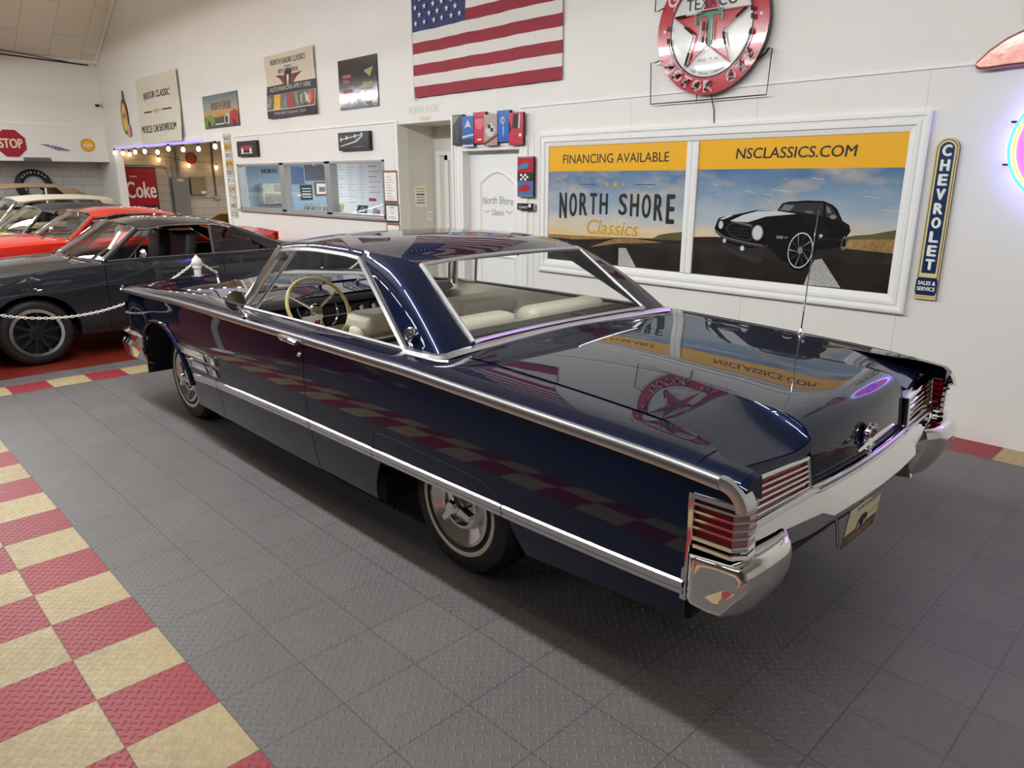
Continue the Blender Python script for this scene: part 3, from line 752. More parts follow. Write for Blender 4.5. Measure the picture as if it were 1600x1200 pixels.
for i, p in enumerate(bp_):
    a = Vector(bp_[max(i-1, 0)]); c = Vector(bp_[min(i+1, len(bp_)-1)]); t = (c-a).normalized(); o = Vector((t.y, -t.x, 0)); o = o if o.x > 0 or (abs(o.x) < .35 and o.y*p[1] > 0) else -o
    P = Vector(p); R.append([tuple(P+o*.004-Vector((0, 0, .012))), tuple(P+o*.020-Vector((0, 0, .006))), tuple(P+o*.012+Vector((0, 0, .008))), tuple(P-o*.010+Vector((0, 0, .012))), tuple(P-o*.02)])
bm_.rows(R); bm_.build('roof_base_moulding', TRIMM, car, sharp=40)

# ------------------------------------------------------------------ boot lid and tail
lid = MB()
def ycf(x): return .25+(x-3.2)/1.3*.17
xsl = frange(3.194, 4.40, 24)
tailc = [(4.40, 0), (4.445, -.006), (4.48, -.017), (4.508, -.036), (4.524, -.062), (4.532, -.10), (4.540, -.17), (4.546, -.232)]
rows = [[(x, k*ycf(x), deckz(x, k*ycf(x))) for k in frange(-1, 1, 17)] for x in xsl]
zt0 = lambda k: deckz(4.40, k*ycf(4.40))
rows += [[(x + .020*(1-k*k), k*(ycf(4.4)+.02*min(1, (x-4.4)/.1)), zt0(k)+dz) for k in frange(-1, 1, 17)] for x, dz in tailc[1:]]
lid.rows(rows)
def xend(y): return lerp(4.552, 4.468, (abs(y)-.44)/.42)
for s in (-1, 1):
    R = []
    for i in range(29):
        t = i/28; row = []
        xin = lerp(3.194, 4.524, t**.9)
        if xin <= 4.40: ep = (xin, ycf(xin), deckz(xin, ycf(xin)))
        else:
            j = max(q for q in range(len(tailc)) if tailc[q][0] <= xin+1e-6); j = min(j, len(tailc)-2); ff = (xin-tailc[j][0])/(tailc[j+1][0]-tailc[j][0])
            ep = (xin, ycf(4.4)+.02*min(1, (xin-4.4)/.1), deckz(4.40, ycf(4.40))+lerp(tailc[j][1], tailc[j+1][1], ff))
        for k in (0, .05, .11, .18, .26, .36, .5, .66, .83, 1.0):
            xe = lerp(4.535, 4.462, k); x = lerp(3.194, xe, t); y = lerp(ycf(x), qin(x)-.004, k)
            zz = deckz(x, y); ztg = lerp(.884, .898, k)
            if x > 4.15: zz = lerp(zz, ztg, min(1, (x-4.15)/(xe-4.15))**1.7)
            wq = max(0, 1-k/.32)**2
            row.append((lerp(x, ep[0], wq), s*lerp(y, ep[1], wq), lerp(zz, ep[2], wq)))
        R.append(row)
    lid.rows(R)
    # return face down the side of the centre panel
    cl = [r[0 if s < 0 else -1] for r in rows[-8:]]
    lid.rows([cl, [(p[0]-.07, p[1], p[2]-.004) for p in cl]])
    lid.rows([[R[-1][k] for k in range(10)], [(R[-1][k][0]+.008, R[-1][k][1], R[-1][k][2]-.030) for k in range(10)]])
lid.build('boot_lid', BLUE, car, sharp=42, solid=-.004)
# rear panel behind lamps
b = MB(); b.rows([[(4.445, -.94, z), (4.52, -.45, z), (4.53, 0, z), (4.52, .45, z), (4.445, .94, z)] for z in (.50, .70, .88)]); b.build('rear_panel', SATIN, car, flat=True)
# inner tail lamps
for s in (-1, 1):
    OT, IT, IB, OB = Vector((4.510, s*.89, .884)), Vector((4.546, s*.470, .870)), Vector((4.558, s*.452, .752)), Vector((4.528, s*.87, .742))
    nn = (IT-OT).cross(OB-OT).normalized(); nn = nn if nn.x > 0 else -nn
    def lp(u_, v_, d): return tuple(OT.lerp(IT, u_).lerp(OB.lerp(IB, u_), v_) + nn*d)
    h = MB(); h.rows([[lp(u_, v_, d) for u_, v_, d in ((f[0], f[1], -.035) for f in ())]] if 0 else [[lp(0, 0, -.03), lp(1, 0, -.03), lp(1, 1, -.03), lp(0, 1, -.03)], [lp(0, 0, .006), lp(1, 0, .006), lp(1, 1, .006), lp(0, 1, .006)], [lp(.03, .10, .008), lp(.955, .10, .008), lp(.955, .88, .008), lp(.03, .88, .008)], [lp(.04, .14, -.014), lp(.945, .14, -.014), lp(.945, .84, -.014), lp(.04, .84, -.014)]], cv=True)
    fr_ = h.build('tail_lamp_frame', CHROME, car, flat=True, bevel=.003)
    l = MB(); l.rows([[lp(.02, .1, -.006), lp(.96, .1, -.006)], [lp(.02, .5, -.003), lp(.96, .5, -.003)], [lp(.02, .9, -.006), lp(.96, .9, -.006)]]); l.build('tail_lens', LENS, fr_)
    for k in range(4):
        v = .255+.155*k; w = MB(); w.tube([lp(.03, v, .004), lp(.955, v, .004)], .0042, 8); w.build('lens_bar', CHROME, fr_)
    # bright ledge under the lamp
    w = MB(); w.tube([lp(-.02, 1.10, .004), lp(1.06, 1.08, .006)], .011, 8); w.build('lamp_ledge', TRIMM, fr_)
    # side lamp wrapping the corner
    plan = [(4.425, .962), (4.555, .955), (4.584, .915), (4.580, .865)]
    pl = MB(); pl.rows([[(x-.008, s*(y-.010), z) for x, y in plan] for z in (.706, .852)]); sl_ = pl.build('side_lens', LENS, car, flat=True)
    def ledge(z, h_, out, a=0.0, mb=None):
        R = []
        for x, y in [(lerp(plan[0][0], plan[1][0], a), lerp(plan[0][1], plan[1][1], a))]+plan[1:]:
            o = .5*out
            R.append([(x-.012, s*(y-.012), z-h_/2), (x+o, s*(y+out), z-h_/2), (x+o, s*(y+out), z+h_/2), (x-.012, s*(y-.012), z+h_/2)])
        mb.rows(R, cv=True)
    for z in (.824, .799, .773, .748): w = MB(); ledge(z, .0075, .003, 0, w); w.build('side_lens_bar', CHROME, sl_, flat=True)
    w = MB(); ledge(.850, .016, .009, 0, w); ledge(.716, .016, .009, .0, w); ledge(.692, .014, .012, .05, w)
    w.rows([[(4.413, s*.955, .69), (4.413, s*.973, .69), (4.432, s*.973, .69), (4.432, s*.955, .69)], [(4.413, s*.955, .858), (4.413, s*.973, .858), (4.432, s*.973, .858), (4.432, s*.955, .858)]], cv=True)
    # bright upright beside the bumper end
    w.rows([[(4.405, s*.950, z), (4.405, s*.974, z), (4.426, s*.974, z), (4.426, s*.950, z)] for z in (.50, .60, .70)], cv=True)
    w.build('side_lamp_frame', CHROME, car, flat=True, bevel=.002)
    # bumper end pods
    R = []
    for k in range(13):
        t = k/12; y = lerp(.66, .974, t)
        rise = .045*max(0, (t-.45)/.55)**2; fx = .02*max(0, (t-.6)/.4)**2; out = -.012*max(0, (t-.8)/.2)
        inn = max(0, (.35-t)/.35); bk = -.05*inn**2
        P = [(4.430, .674+out), (4.52, .684+out), (4.598+bk, .690+out), (4.622-fx+bk, .688+out), (4.634-fx+bk, .678+out), (4.642-fx+bk, .655), (4.642-fx+bk, .61), (4.628-fx+bk, .565+rise*.5), (4.600-fx+bk, .505+rise), (4.575-fx+bk, .468+rise), (4.55, .455+rise), (4.50, .448+rise), (4.440, .452+rise), (4.430, .47+rise)]
        R.append([(x, s*y, z) for x, z in P])
    pd = MB(); pd.rows(R, cv=True)
    c0 = [Vector(p) for p in R[-1]]; cen = sum(c0, Vector())/len(c0)
    ring1 = [tuple(p.lerp(cen, .10)+Vector((0, s*.010, 0))) for p in c0]; ring2 = [tuple(p.lerp(cen, .22)+Vector((0, s*.011, 0))) for p in c0]; ring3 = [tuple(p.lerp(cen, .55)+Vector((0, s*.008, 0))) for p in c0]
    pd.rows([[tuple(p) for p in c0], ring1, ring2, ring3, [tuple(cen+Vector((0, s*.006, 0)))]*len(c0)], cv=True)
    ci = [Vector(p) for p in R[0]]; cen2 = sum(ci, Vector())/len(ci); pd.rows([[tuple(p) for p in ci], [tuple(p.lerp(cen2, .4)-Vector((0, s*.012, 0))) for p in ci], [tuple(cen2-Vector((0, s*.015, 0)))]*len(ci)], cv=True)
    pd.build('bumper_end', CHP, car, sharp=55)
    # bumper guard tab
# bumper bar
path = [(4.535, -.92), (4.575, -.66), (4.607, -.45), (4.616, -.40), (4.628, -.2), (4.632, 0), (4.628, .2), (4.616, .40), (4.607, .45), (4.575, .66), (4.535, .92)]
R = []
for x, y in path:
    c = abs(y) < .42
    sec = [(-.115, .738), (-.085, .745), (-.062, .742), (-.004, .690), (0, .680), (-.006, .668), (-.024, .605), (-.030, .590), (-.08, .580)] if not c else [(-.105, .745), (-.080, .752), (-.050, .748), (.006, .672), (.010, .660), (.004, .645), (-.020, .612), (-.028, .598), (-.08, .585)]
    R.append([(x+a, y, z) for a, z in sec])
b = MB(); b.rows(R); b.build('rear_bumper', CHP, car, sharp=24, solid=.004)
b = MB(); b.rows([[(4.40, y, .40), (4.535-.06*abs(y), y, .50), (4.56-.06*abs(y), y, .60)] for y in frange(-.88, .88, 9)]); b.build('rear_valance', SATIN, car, sharp=60)
# bright double strip on the lower edge of the boot lid
b = MB()
for dz, r in ((0, .007), (-.020, .008)):
    b.tube([(4.560, -.452, .755+dz)] + [(4.572+.018*(1-(k)**2), k*.42, .758+dz) for k in frange(-.95, .95, 9)] + [(4.560, .452, .755+dz)], r, 8)
b.build('boot_lid_moulding', TRIMM, car)
# ornament on the lid face
o = MB(); oc = Vector((4.566, -0.012, .832)); 
o.lathe([(.030, 0), (.030, .014), (.036, .020), (.044, .018), (.048, .008), (.046, 0)], tuple(oc), 'x', 28)
for k in range(12): an = 2*PI*k/12; o.lathe([(0, .024), (.006, .020), (.008, .010)], (oc.x, oc.y+.045*math.cos(an), oc.z+.045*math.sin(an)), 'x', 8)
orn = o.build('boot_ornament', CHROME, car, sharp=40)
o = MB(); o.lathe([(0, .010), (.028, .008), (.03, 0)], tuple(oc), 'x', 24); o.build('ornament_centre', M('enamel_red', C(150, 20, 26), .2, 0, 1), orn)
o = MB(); R = []
for t in frange(-1, 1, 13):
    w_ = .009*(1-abs(t))**.6+.0025; R.append([tuple(oc+Vector((.03, t*.165, t*.012))+Vector((dx, 0, dz))) for dx, dz in ((0, w_), (.008, 0), (0, -w_), (-.006, 0))])
o.rows(R, cv=True); o.build('ornament_spear', CHROME, orn, sharp=20)
o = MB(); o.lathe([(0, .012), (.010, .010), (.013, 0)], (4.575, -.012, .772), 'x', 14); o.build('boot_lock', CHROME, car)
# number plate
pt = Art((4.60, -.225, .452), (0, 1, .0), (.10, 0, .995), (.995, 0, -.10))
PA = M('plate_cream', C(226, 214, 176), .35); PB = M('plate_brown', C(96, 72, 52), .4); PBL = M('plate_blue', C(140, 156, 176), .4)
pt.slab([(0, 0), (.31, 0), (.31, .16), (0, .16)], PB, -.003, 0)
pt.rect(.0, .31, .055, .16, PA, .0006); pt.poly([(.17, .16), (.31, .13), (.31, .16)], PBL, .0009); pt.poly([(.17, .075), (.31, .085), (.31, .10), (.17, .08)], M('plate_orange', C(222, 176, 96), .4), .0009)
pt.poly([(.10, .06), (.115, .085), (.14, .10), (.18, .10), (.20, .085), (.20, .06), (.18, .05), (.12, .05)], INK, .0012)
pt.ell(.125, .058, .012, .014, SILVER, .0015); pt.ell(.18, .058, .012, .014, SILVER, .0015)
pt.text('NORTH SHORE', .17, .140, .017, NAVY, .0012, w=.18); pt.text('NSCLASSICS.COM', .155, .024, .016, YEL, .0012, w=.20)
pt.build('number_plate', car)
for y in (-.21, .07): b = MB(); b.tube([(4.56, y, .60), (4.585, y, .45)], .005, 6); b.build('plate_bracket', BRUSH, car)

# handles, mirror, antenna
for s in (-1, 1):
    h = MB(); h.tube([(1.985, s*(sy(1.985, .958)+.012), .962), (2.02, s*(1.0+.026), .962), (2.12, s*(1.0+.026), .960), (2.16, s*1.012, .958)], [.012, .013, .012, .010], 8)
    h.tube([(2.12, s*1.024, .960), (2.19, s*1.030, .958)], [.016, .012], 10); h.build('door_handle', CHROME, car)
    l = MB(); l.lathe([(0, .010), (.010, .009), (.013, .002), (.013, -.01)], (2.168, s*(sy(2.168, .90)), .895), 'y', 16, s); l.build('door_lock', CHROME, car)
mr = MB(); mr.tube([(1.50, -.965, 1.0), (1.49, -.985, 1.035), (1.475, -1.005, 1.06)], [.020, .012, .010], 10); mr.lathe([(.03, .0), (.02, .012), (.012, .02)], (1.50, -.96, .998), 'z', 16)
mh = mr.build('mirror_stalk', CHROME, car)
mr = MB(); mc = Vector((1.478, -1.01, 1.088))
mr.lathe([(0, -.035), (.025, -.033), (.048, -.022), (.058, -.004), (.060, .006), (.056, .010)], tuple(mc), 'x', 28); mm = mr.build('mirror_head', CHROME, mh)
mr = MB(); mr.lathe([(0, .008), (.056, .008)], tuple(mc), 'x', 28); mr.build('mirror_glass', M('mirror_dark', (.25, .24, .22), .05, 1), mh)
an = MB(); an.lathe([(.016, 0), (.014, .01), (.008, .03), (.005, .035)], (3.885, .88, .975), 'z', 14); an.tube([(3.885, .88, 1.0), (3.895, .88, 1.3), (3.905, .88, 1.60)], [.004, .003, .0022], 8); an.build('antenna', CHROME, car)

# ------------------------------------------------------------------ interior
b = MB(); b.box(.95, 2.70, -.86, .86, .36, .40); b.box(2.70, 3.1, -.58, .58, .52, .56); b.build('cabin_floor', DVINYL, car, flat=True)
for s in (-1, 1):
    b = MB(); b.rows([[(x, s*.875, .40 if x < 2.6 else .57), (x, s*.870, .80), (x, s*.852, .975), (x, s*.865, 1.0)] for x in frange(1.1, 2.9, 8)]); b.build('door_card', CREAM, car, sharp=60)
    b = MB(); b.tube([(1.45, s*.83, .78), (1.6, s*.81, .80), (1.95, s*.81, .80)], .025, 8); b.build('arm_rest', DVINYL, car)
def cushion(name, x0, x1, y0, y1, z0, z1, mat, lean=0.0, r=.05, par=car, n=3):
    b = MB()
    b.add([(x0, y0, z0), (x1, y0, z0), (x1, y1, z0), (x0, y1, z0), (x0+lean, y0, z1), (x1+lean, y0, z1), (x1+lean, y1, z1), (x0+lean, y1, z1)], [(0,3,2,1),(4,5,6,7),(0,1,5,4),(1,2,6,5),(2,3,7,6),(3,0,4,7)])
    return b.build(name, mat, par, bevel=r, seg=4)
for y0, y1 in ((-.60, -.07), (.07, .60)):
    SX = -.20; st = cushion('front_seat', 1.55+SX, 2.10+SX, y0, y1, .45, .64, CREAM)
    bk = cushion('seat_back', 2.02+SX, 2.20+SX, y0+.01, y1-.01, .60, .985, CREAM, .12, .06, st)
    tr_ = MB(); tr_.tube([(2.145+SX, y0+.005, .905), (2.355+SX, y0+.002, .90), (2.345+SX, y0+.03, .90), (2.345+SX, y1-.03, .90), (2.355+SX, y1-.002, .90), (2.145+SX, y1-.005, .905)], .009, 8); tr_.build('seat_trim', CHROME, st)
    tr_ = MB(); tr_.tube([(2.145+SX, y0+.002, .885), (2.35+SX, y0, .88), (2.352+SX, y0+.03, .88), (2.352+SX, y1-.03, .88), (2.35+SX, y1, .88)], .012, 8); tr_.build('seat_piping', BLACK, st)
    cushion('seat_headroll', 2.085+SX, 2.345+SX, y0+.02, y1-.02, .915, 1.035, CREAM, .03, .045, st)
rs = cushion('rear_seat', 2.45, 2.75, -.70, .70, .45, .66, CREAM)
cushion('seat_back', 2.54, 2.72, -.68, -.05, .60, 1.075, CREAM, .08, .06, rs); cushion('seat_back', 2.54, 2.72, .05, .68, .60, 1.075, CREAM, .08, .06, rs)
b = MB(); b.rows([[(x, y, z) for y in frange(-.72, .72, 3)] for x, z in ((2.74, .99), (2.80, 1.028), (2.92, 1.030), (3.06, 1.028))]); sh = b.build('parcel_shelf', DVINYL, car, sharp=40)
for y0, y1 in ((-.64, -.26), (.26, .64)):
    cushion('shelf_speaker', 2.84, 2.96, y0, y1, 1.02, 1.048, DVINYL, .03, .012, sh)
# dash
b = MB()
b.rows([[(x, y, z) for y in (-.80, -.62, -.28, .0, .4, .80)] for x, z in ((1.0, .985), (1.14, .998), (1.20, .985), (1.215, .955))])
dsh = b.build('dashboard', DVINYL, car, sharp=60)
b = MB(); b.rows([[(1.20, y, .955), (1.165, y, .93), (1.175, y, .85), (1.20, y, .80)] for y in (-.80, .80)]); b.build('instrument_panel', M('dash_face', C(40, 38, 40), .3, .5), dsh)
b = MB(); b.rows([[(1.20, y, .80), (1.14, y, .70), (1.12, y, .55)] for y in (-.80, .80)]); b.build('lower_dash', CREAM, dsh)
b = MB()
b.tube([(1.185, -.78, .865), (1.185, .78, .865)], .010, 6); b.tube([(1.19, -.78, .935), (1.185, .78, .935)], .006, 6)
for y in (-.1, .0, .1, .3, .42, .54): b.lathe([(0, .014), (.018, .012), (.022, 0)], (1.175, y, .895), 'x', 14)
b.build('dash_trim', CHROME, dsh)
# steering wheel
SC = Vector((1.375, -.435, .965)); ax = Vector((.86, 0, .51)).normalized(); e1 = Vector((0, 1, 0)); e2 = ax.cross(e1).normalized()
sw = MB(); sw.tube([tuple(SC+e1*.205*math.cos(2*PI*k/48)+e2*.205*math.sin(2*PI*k/48)) for k in range(48)], .0115, 10, closed=True)
swo = sw.build('steering_wheel', CREAM2, car)
sw = MB()
for a in (PI*.17, PI*.83, PI*1.5):
    d = e1*math.cos(a)+e2*math.sin(a); d = d if True else d
    sw.tube([tuple(SC-ax*.05), tuple(SC-ax*.03+d*.07), tuple(SC+d*.198)], [.012, .009, .006], 8)
sw.tube([tuple(SC-ax*.015+e1*.135*math.cos(a)+e2*.135*math.sin(a)) for a in frange(PI*.95, PI*1.35, 8)], .005, 6); sw.tube([tuple(SC-ax*.015+e1*.135*math.cos(a)+e2*.135*math.sin(a)) for a in frange(PI*1.65, PI*2.05, 8)], .005, 6)
rr_ = [[tuple(SC-ax*.06+ax*h+e1*r*math.cos(2*PI*k/20)+e2*r*math.sin(2*PI*k/20)) for k in range(20)] for r, h in ((.045, 0), (.045, .025), (.034, .040), (.012, .046), (0.0005, .046))]
sw.rows(rr_, cv=True); sw.build('wheel_spoke', CHROME, swo)
sw = MB(); sw.tube([tuple(SC-ax*.06), tuple(SC-ax*.32)], [.034, .05], 14); sw.build('steering_column', DVINYL, swo)
tg = Art((1.46, -.62, .86), (0, 1, 0), (.5, 0, .86), (.86, 0, -.5)); tg.slab([(0, 0), (.14, 0), (.14, .10), (0, .10)], PWHITE, -.002, 0); tg.rect(.09, .13, .02, .06, RED, .001); tg.build('price_tag', car)
rm = MB(); rm.tube([(1.46, 0, 1.395), (1.44, 0, 1.35)], .006, 6); rm.box(1.435, 1.452, -.11, .11, 1.305, 1.36); rm.build('interior_mirror', CHROME, car, bevel=.008)
b = MB(); b.rows([[(x, y, z-.03) for y, z in ((-.62, redge(x)), (0, rcent(x)-.005), (.62, redge(x)))] for x in (1.5, 1.9, 2.3, 2.55)]); b.build('headliner', M('headliner', C(196, 190, 174), .8), car, sharp=80)

# ------------------------------------------------------------------ the row of parked cars behind
RIMD = M('rim_dark', C(52, 52, 55), .35, .8); LIPM = M('rim_lip', (.66, .66, .65), .2, 1.0)
TINT = GLASS('tinted_glass', (.30, .31, .32), 1.0); CLEAR = GLASS('clear_glass', (.84, .88, .86), 1.0)
PAPER_R = M('sale_card', C(226, 84, 62), .6); CARD_W = M('card_white', C(232, 230, 226), .6)

def bg_car(name, label, loc, sp):
    t = thing(name, label, 'car', loc, PI/2, None)
    P = sp['paint']; RF = sp.get('roof_mat', P); wb = sp['wb']; H = sp['hw']; R = sp['R']; xf, xr = sp['xf'], sp['xr']
    bl = cur(sp['belt']); zr = .24
    hwf = cur([(xf, H*.93), (xf+.5, H*.98), (wb*.5, H), (wb, H*.995), (xr-.4, H*.97), (xr, H*.92)])
    def side(x, z):
        d = (bl(x)-z); return hwf(x) + (.012*math.sin(min(1, d/.32)*PI) if d < .32 else -.09*((d-.32)/.4)**1.6) - (.05*max(0, (x-xr+.2)/.2)**2)
    ar = R+.07
    def zb(x):
        for c in (0, wb):
            d = abs(x-c)/ar
            if d < 1: return max(zr, R*.92 + ar*(1-d**2.2)**(1/2.2))
        return zr if xf+.25 < x < xr-.3 else lerp(zr, .36, .8)
    ext = [c+s*ar*k for c in (0, wb) for s in (-1, 1) for k in (1.0, .99, .97, .94, .9, .8)]
    def panel(nm, a, b):
        Rr = []
        for x in dense(a, b, max(8, int((b-a)*14)), ext):
            row = []; z0 = zb(x); z1 = bl(x)
            for i in range(13): z = lerp(z0, z1, i/12); row.append((x, -side(x, z), z))
            for f, g in ((.03, .010), (.09, .02), (.16, .026)): row.append((x, -hwf(x)*(1-f), z1+g))
            Rr.append(row)
        m = MB(); m.rows(Rr); m.build(nm, P, t, sharp=50, solid=-.005); m.mirrored().build(nm, P, t, sharp=50, solid=-.005)
    d0, d1 = sp['door']
    panel('front_fender', xf, d0-.003); panel('door', d0+.003, d1-.003); panel('rear_quarter', d1+.003, xr)
    ks = frange(-1, 1, 15)
    xc = sp['cowl']
    def top(nm, a, b, cr, n=14):
        m = MB(); m.rows([[(x, k*hwf(x)*.84, bl(x)+.026+cr*(1-abs(k)**2)) for k in ks] for x in frange(a, b, n)]); return m.build(nm, P, t, sharp=50)
    hd = top('hood', xf+.02, xc, sp.get('hoodcr', .045)); xb = sp['bb']; top('boot_lid', xb, xr-.01, .025)
    m = MB(); m.rows([[(xc, k*hwf(xc)*.84, bl(xc)+.026+sp.get('hoodcr', .045)*(1-k*k)) for k in ks], [(xc+.28, k*H*.86, bl(xc)+.03) for k in ks]]); m.build('cowl', SATIN if sp.get('darkcowl') else P, t)
    for x, nm in ((xf, 'front_panel'), (xr, 'tail_panel')):
        m = MB(); s_ = -1 if x == xf else 1
        m.rows([[(x+s_*.0, k*hwf(x), z) for k in ks] for z in (.34, .6, bl(x)+.02)]); m.build(nm, SATIN if x == xf else P, t)
        m = MB(); m.rows([[(x+s_*a-s_*.10*abs(k)**3, k*hwf(x)*1.01, z) for k in ks] for a, z in ((-.02, .55), (.06, .54), (.08, .47), (.06, .40), (-.02, .39))]); m.build('front_bumper' if x == xf else 'rear_bumper', CHP if not sp.get('darkbump') else P, t, sharp=40)
    m = MB()
    for y in (-.58, .58): m.lathe([(0, .05), (.06, .04), (.085, .02), (.095, 0)], (xf, y*H/.9, .66), 'x', 16, -1)
    m.build('headlight', CHP, t)
    # greenhouse
    zR = sp['roof']; wt, rt = sp['wt'], sp['rt']; Hr = sp.get('hr', H*.72); Hb = H*.90
    rz = cur([(wt, zR-.045), (lerp(wt, rt, .35), zR), (lerp(wt, rt, .7), zR-.005), (rt, zR-sp.get('rdrop', .05))])
    def rp(x, k): return (x+.04*(1-k*k)*(-1 if x < (wt+rt)/2 else .5)*(1 if x in (wt, rt) else 0), k*Hr, rz(x)-.06*abs(k)**3)
    m = MB(); m.rows([[rp(x, k) for k in frange(-1, 1, 17)] for x in frange(wt, rt, 14)])
    q1 = sp['dlo1']; q0t = lerp(wt, rt, sp.get('dtop', .85))
    for s in (-1, 1): m.rows([[rp(x, s), (x, s*(Hr+.03), rz(x)-.085)] for x in frange(wt, rt, 14)])
    m.build('roof', RF, t, sharp=60)
    zb_ = lambda x: bl(x)+.026
    for s in (-1, 1):
        m = MB(); rows = []
        for i in range(12):
            f = i/11
            A = Vector((q0t, s*(Hr+.03), rz(q0t)-.085)).lerp(Vector((q1, s*Hb, zb_(q1))), f)
            Bq = Vector((rt, s*Hr*.97, rz(rt)-.06)).lerp(Vector((xb+.02, s*Hb*.90, zb_(xb))), f)
            mid = A.lerp(Bq, .5)+Vector((.0, s*.03, .02)); mid.y = s*max(abs(mid.y), abs(lerp(Hr+.03, Hb, f)))
            rows.append([tuple(A), tuple(A.lerp(mid, .5)+Vector((0, s*.01, .006))), tuple(mid), tuple(Bq)])
        m.rows(rows); m.rows([[rp(x, s) for x in (q0t, rt)], [tuple(rows[0][0]), tuple(rows[0][3])]]); m.build('rear_pillar', RF, t, sharp=60)
        a0 = Vector((xc+.26, s*Hb, zb_(xc+.26))); a1 = Vector((wt+.01, s*(Hr+.01), rz(wt)-.06))
        m = MB(); m.tube([a0, a0.lerp(a1, .5)+Vector((0, s*.012, 0)), a1], .022, 8); m.build('front_pillar', sp.get('pillar_mat', P), t)
        m = MB(); m.tube([a0, a0.lerp(a1, .5)+Vector((-.01, s*.016, .008)), a1] + [Vector((x, s*(Hr+.034), rz(x)-.075)) for x in frange(wt+.1, q0t, 6)], .010, 6)
        m.tube([(x, s*Hb*1.0, zb_(x)+.004) for x in frange(xc+.26, q1, 8)], .007, 6); m.build('window_moulding', CHROME if sp.get('bright', 1) else SATIN, t)
        # side glass and posts
        bx = sp.get('post', lerp(xc+.3, q1, .62)); vx = xc+.50
        def up(x0, f, xt): return tuple(Vector((x0, s*Hb*.985, zb_(x0))).lerp(Vector((xt, s*(Hr+.028), rz(xt)-.085)), f))
        gl = sp.get('side_glass', CLEAR)
        xt0 = wt+.06; xtb = bx+.02 if bx < rt else rt
        if sp.get('vent'):
            m = MB(); m.add([up(xc+.30, 0, xt0), up(vx, 0, xt0+.12), up(vx, 1, xt0+.12), up(xc+.30, 1, xt0)], [(0, 1, 2, 3)]); m.build('vent_glass', sp.get('vent_glass', gl), t, flat=True)
            m = MB(); m.tube([up(vx, 0, xt0+.12), up(vx, 1, xt0+.12)], .008, 6); m.build('vent_post', SATIN, t)
        m = MB(); m.tube([up(bx, 0, xtb), up(bx, 1, xtb)], .018, 6); m.build('door_post', sp.get('pillar_mat', P), t)
        m = MB(); m.add([up(bx+.02, 0, xtb+.02), up(q1-.02, 0, q0t), up(q1-.02, .97, q0t-.02), up(bx+.02, 1, xtb+.02)], [(0, 1, 2, 3)]); m.build('quarter_glass', sp.get('quarter_glass', gl), t, flat=True)
    n = 15
    T = [(wt-.05*(1-k*k), k*Hr*.97, rz(wt)-.05*abs(k)**3) for k in frange(-1, 1, n)]; B = [(xc+.25-.22*(1-k*k), k*Hb*.95, zb_(xc+.2)+.01+.02*(1-k*k)) for k in frange(-1, 1, n)]
    m = MB(); m.rows([[vl(a, b, k/6) for a, b in zip(T, B)] for k in range(7)]); ws = m.build('windscreen', sp.get('wind_glass', CLEAR), t, sharp=80)
    m = MB(); m.tube(T, .012, 6); m.tube(B, .012, 6); m.tube([T[0], B[0]], .012, 6); m.tube([T[-1], B[-1]], .012, 6); m.build('windscreen_frame', CHROME if sp.get('bright', 1) else SATIN, t)
    T2 = [(rt+.02*(1-k*k), k*Hr*.95, rz(rt)-.05*abs(k)**3) for k in frange(-1, 1, n)]; B2 = [(xb+.05*(1-k*k), k*Hb*.86, zb_(xb)+.02) for k in frange(-1, 1, n)]
    m = MB(); m.rows([[vl(a, b, k/6) for a, b in zip(T2, B2)] for k in range(7)]); m.build('rear_window', sp.get('rear_glass', TINT), t, sharp=80)
    # wheels
    for x in (0, wb):
        for s in (-1, 1):
            y0 = s*(H-.03); rr = sp['rim']
            m = MB(); m.lathe([(rr, -.20), (R-.03, -.205), (R-.005, -.18), (R, -.15), (R, -.05), (R-.005, -.025), (R-.03, -.004), (rr+.02, .0), (rr, -.006)], (x, y0, R), 'y', 40, s); w = m.build('wheel', RUBBER, t, sharp=40)
            m = MB(); m.lathe([(rr, -.004), (rr-.006, .006), (rr-.034, .002), (rr-.042, -.03)], (x, y0, R), 'y', 40, s); m.build('rim_lip', LIPM, w)
            m = MB(); m.lathe([(rr-.034, -.03), (rr-.04, -.12), (.0, -.13)], (x, y0, R), 'y', 32, s); m.build('rim_barrel', SATIN, w)
            m = MB(); o = Vector((x, y0, R))
            for k in range(10):
                a = 2*PI*(k+.25)/10; d = Vector((math.cos(a), 0, math.sin(a))); e_ = Vector((-math.sin(a), 0, math.cos(a)))
                m.prism([(.05, .016), (rr-.034, .012), (rr-.034, -.012), (.05, -.016)], lambda u_, v_, q_: tuple(o+d*u_+e_*v_+Vector((0, s*q_, 0))), -.05, -.028)
            m.lathe([(.075, -.05), (.07, -.025), (.035, -.02), (.032, -.005), (0, -.003)], (x, y0, R), 'y', 20, s)
            m.build('rim_spokes', RIMD if sp.get('dark_rims') else LIPM, w, sharp=30)
    m = MB(); m.box(.45, wb-.45, -H+.14, H-.14, .24, .36); m.box(xf+.1, .45, -H+.30, H-.30, .22, .6); m.box(wb-.45, xr-.1, -H+.30, H-.30, .24, .6)
    for c in (0, wb):
        for s in (-1, 1): m.lathe([(ar, 0), (ar, .26)], (c, s*(H-.30), R), 'y', 16, s, a0=0, a1=PI); m.lathe([(0, 0), (ar, 0)], (c, s*(H-.30), R), 'y', 16, s, a0=0, a1=PI)
    m.build('underbody', DARK, t, flat=True)
    # inside
    SM = sp.get('seat', DVINYL)
    m = MB(); m.rows([[(xc+.2, y, bl(xc)), (xc+.42, y, bl(xc)-.02), (xc+.44, y, bl(xc)-.25)] for y in (-Hb*.93, Hb*.93)]); m.build('dashboard', DVINYL, t, sharp=40)
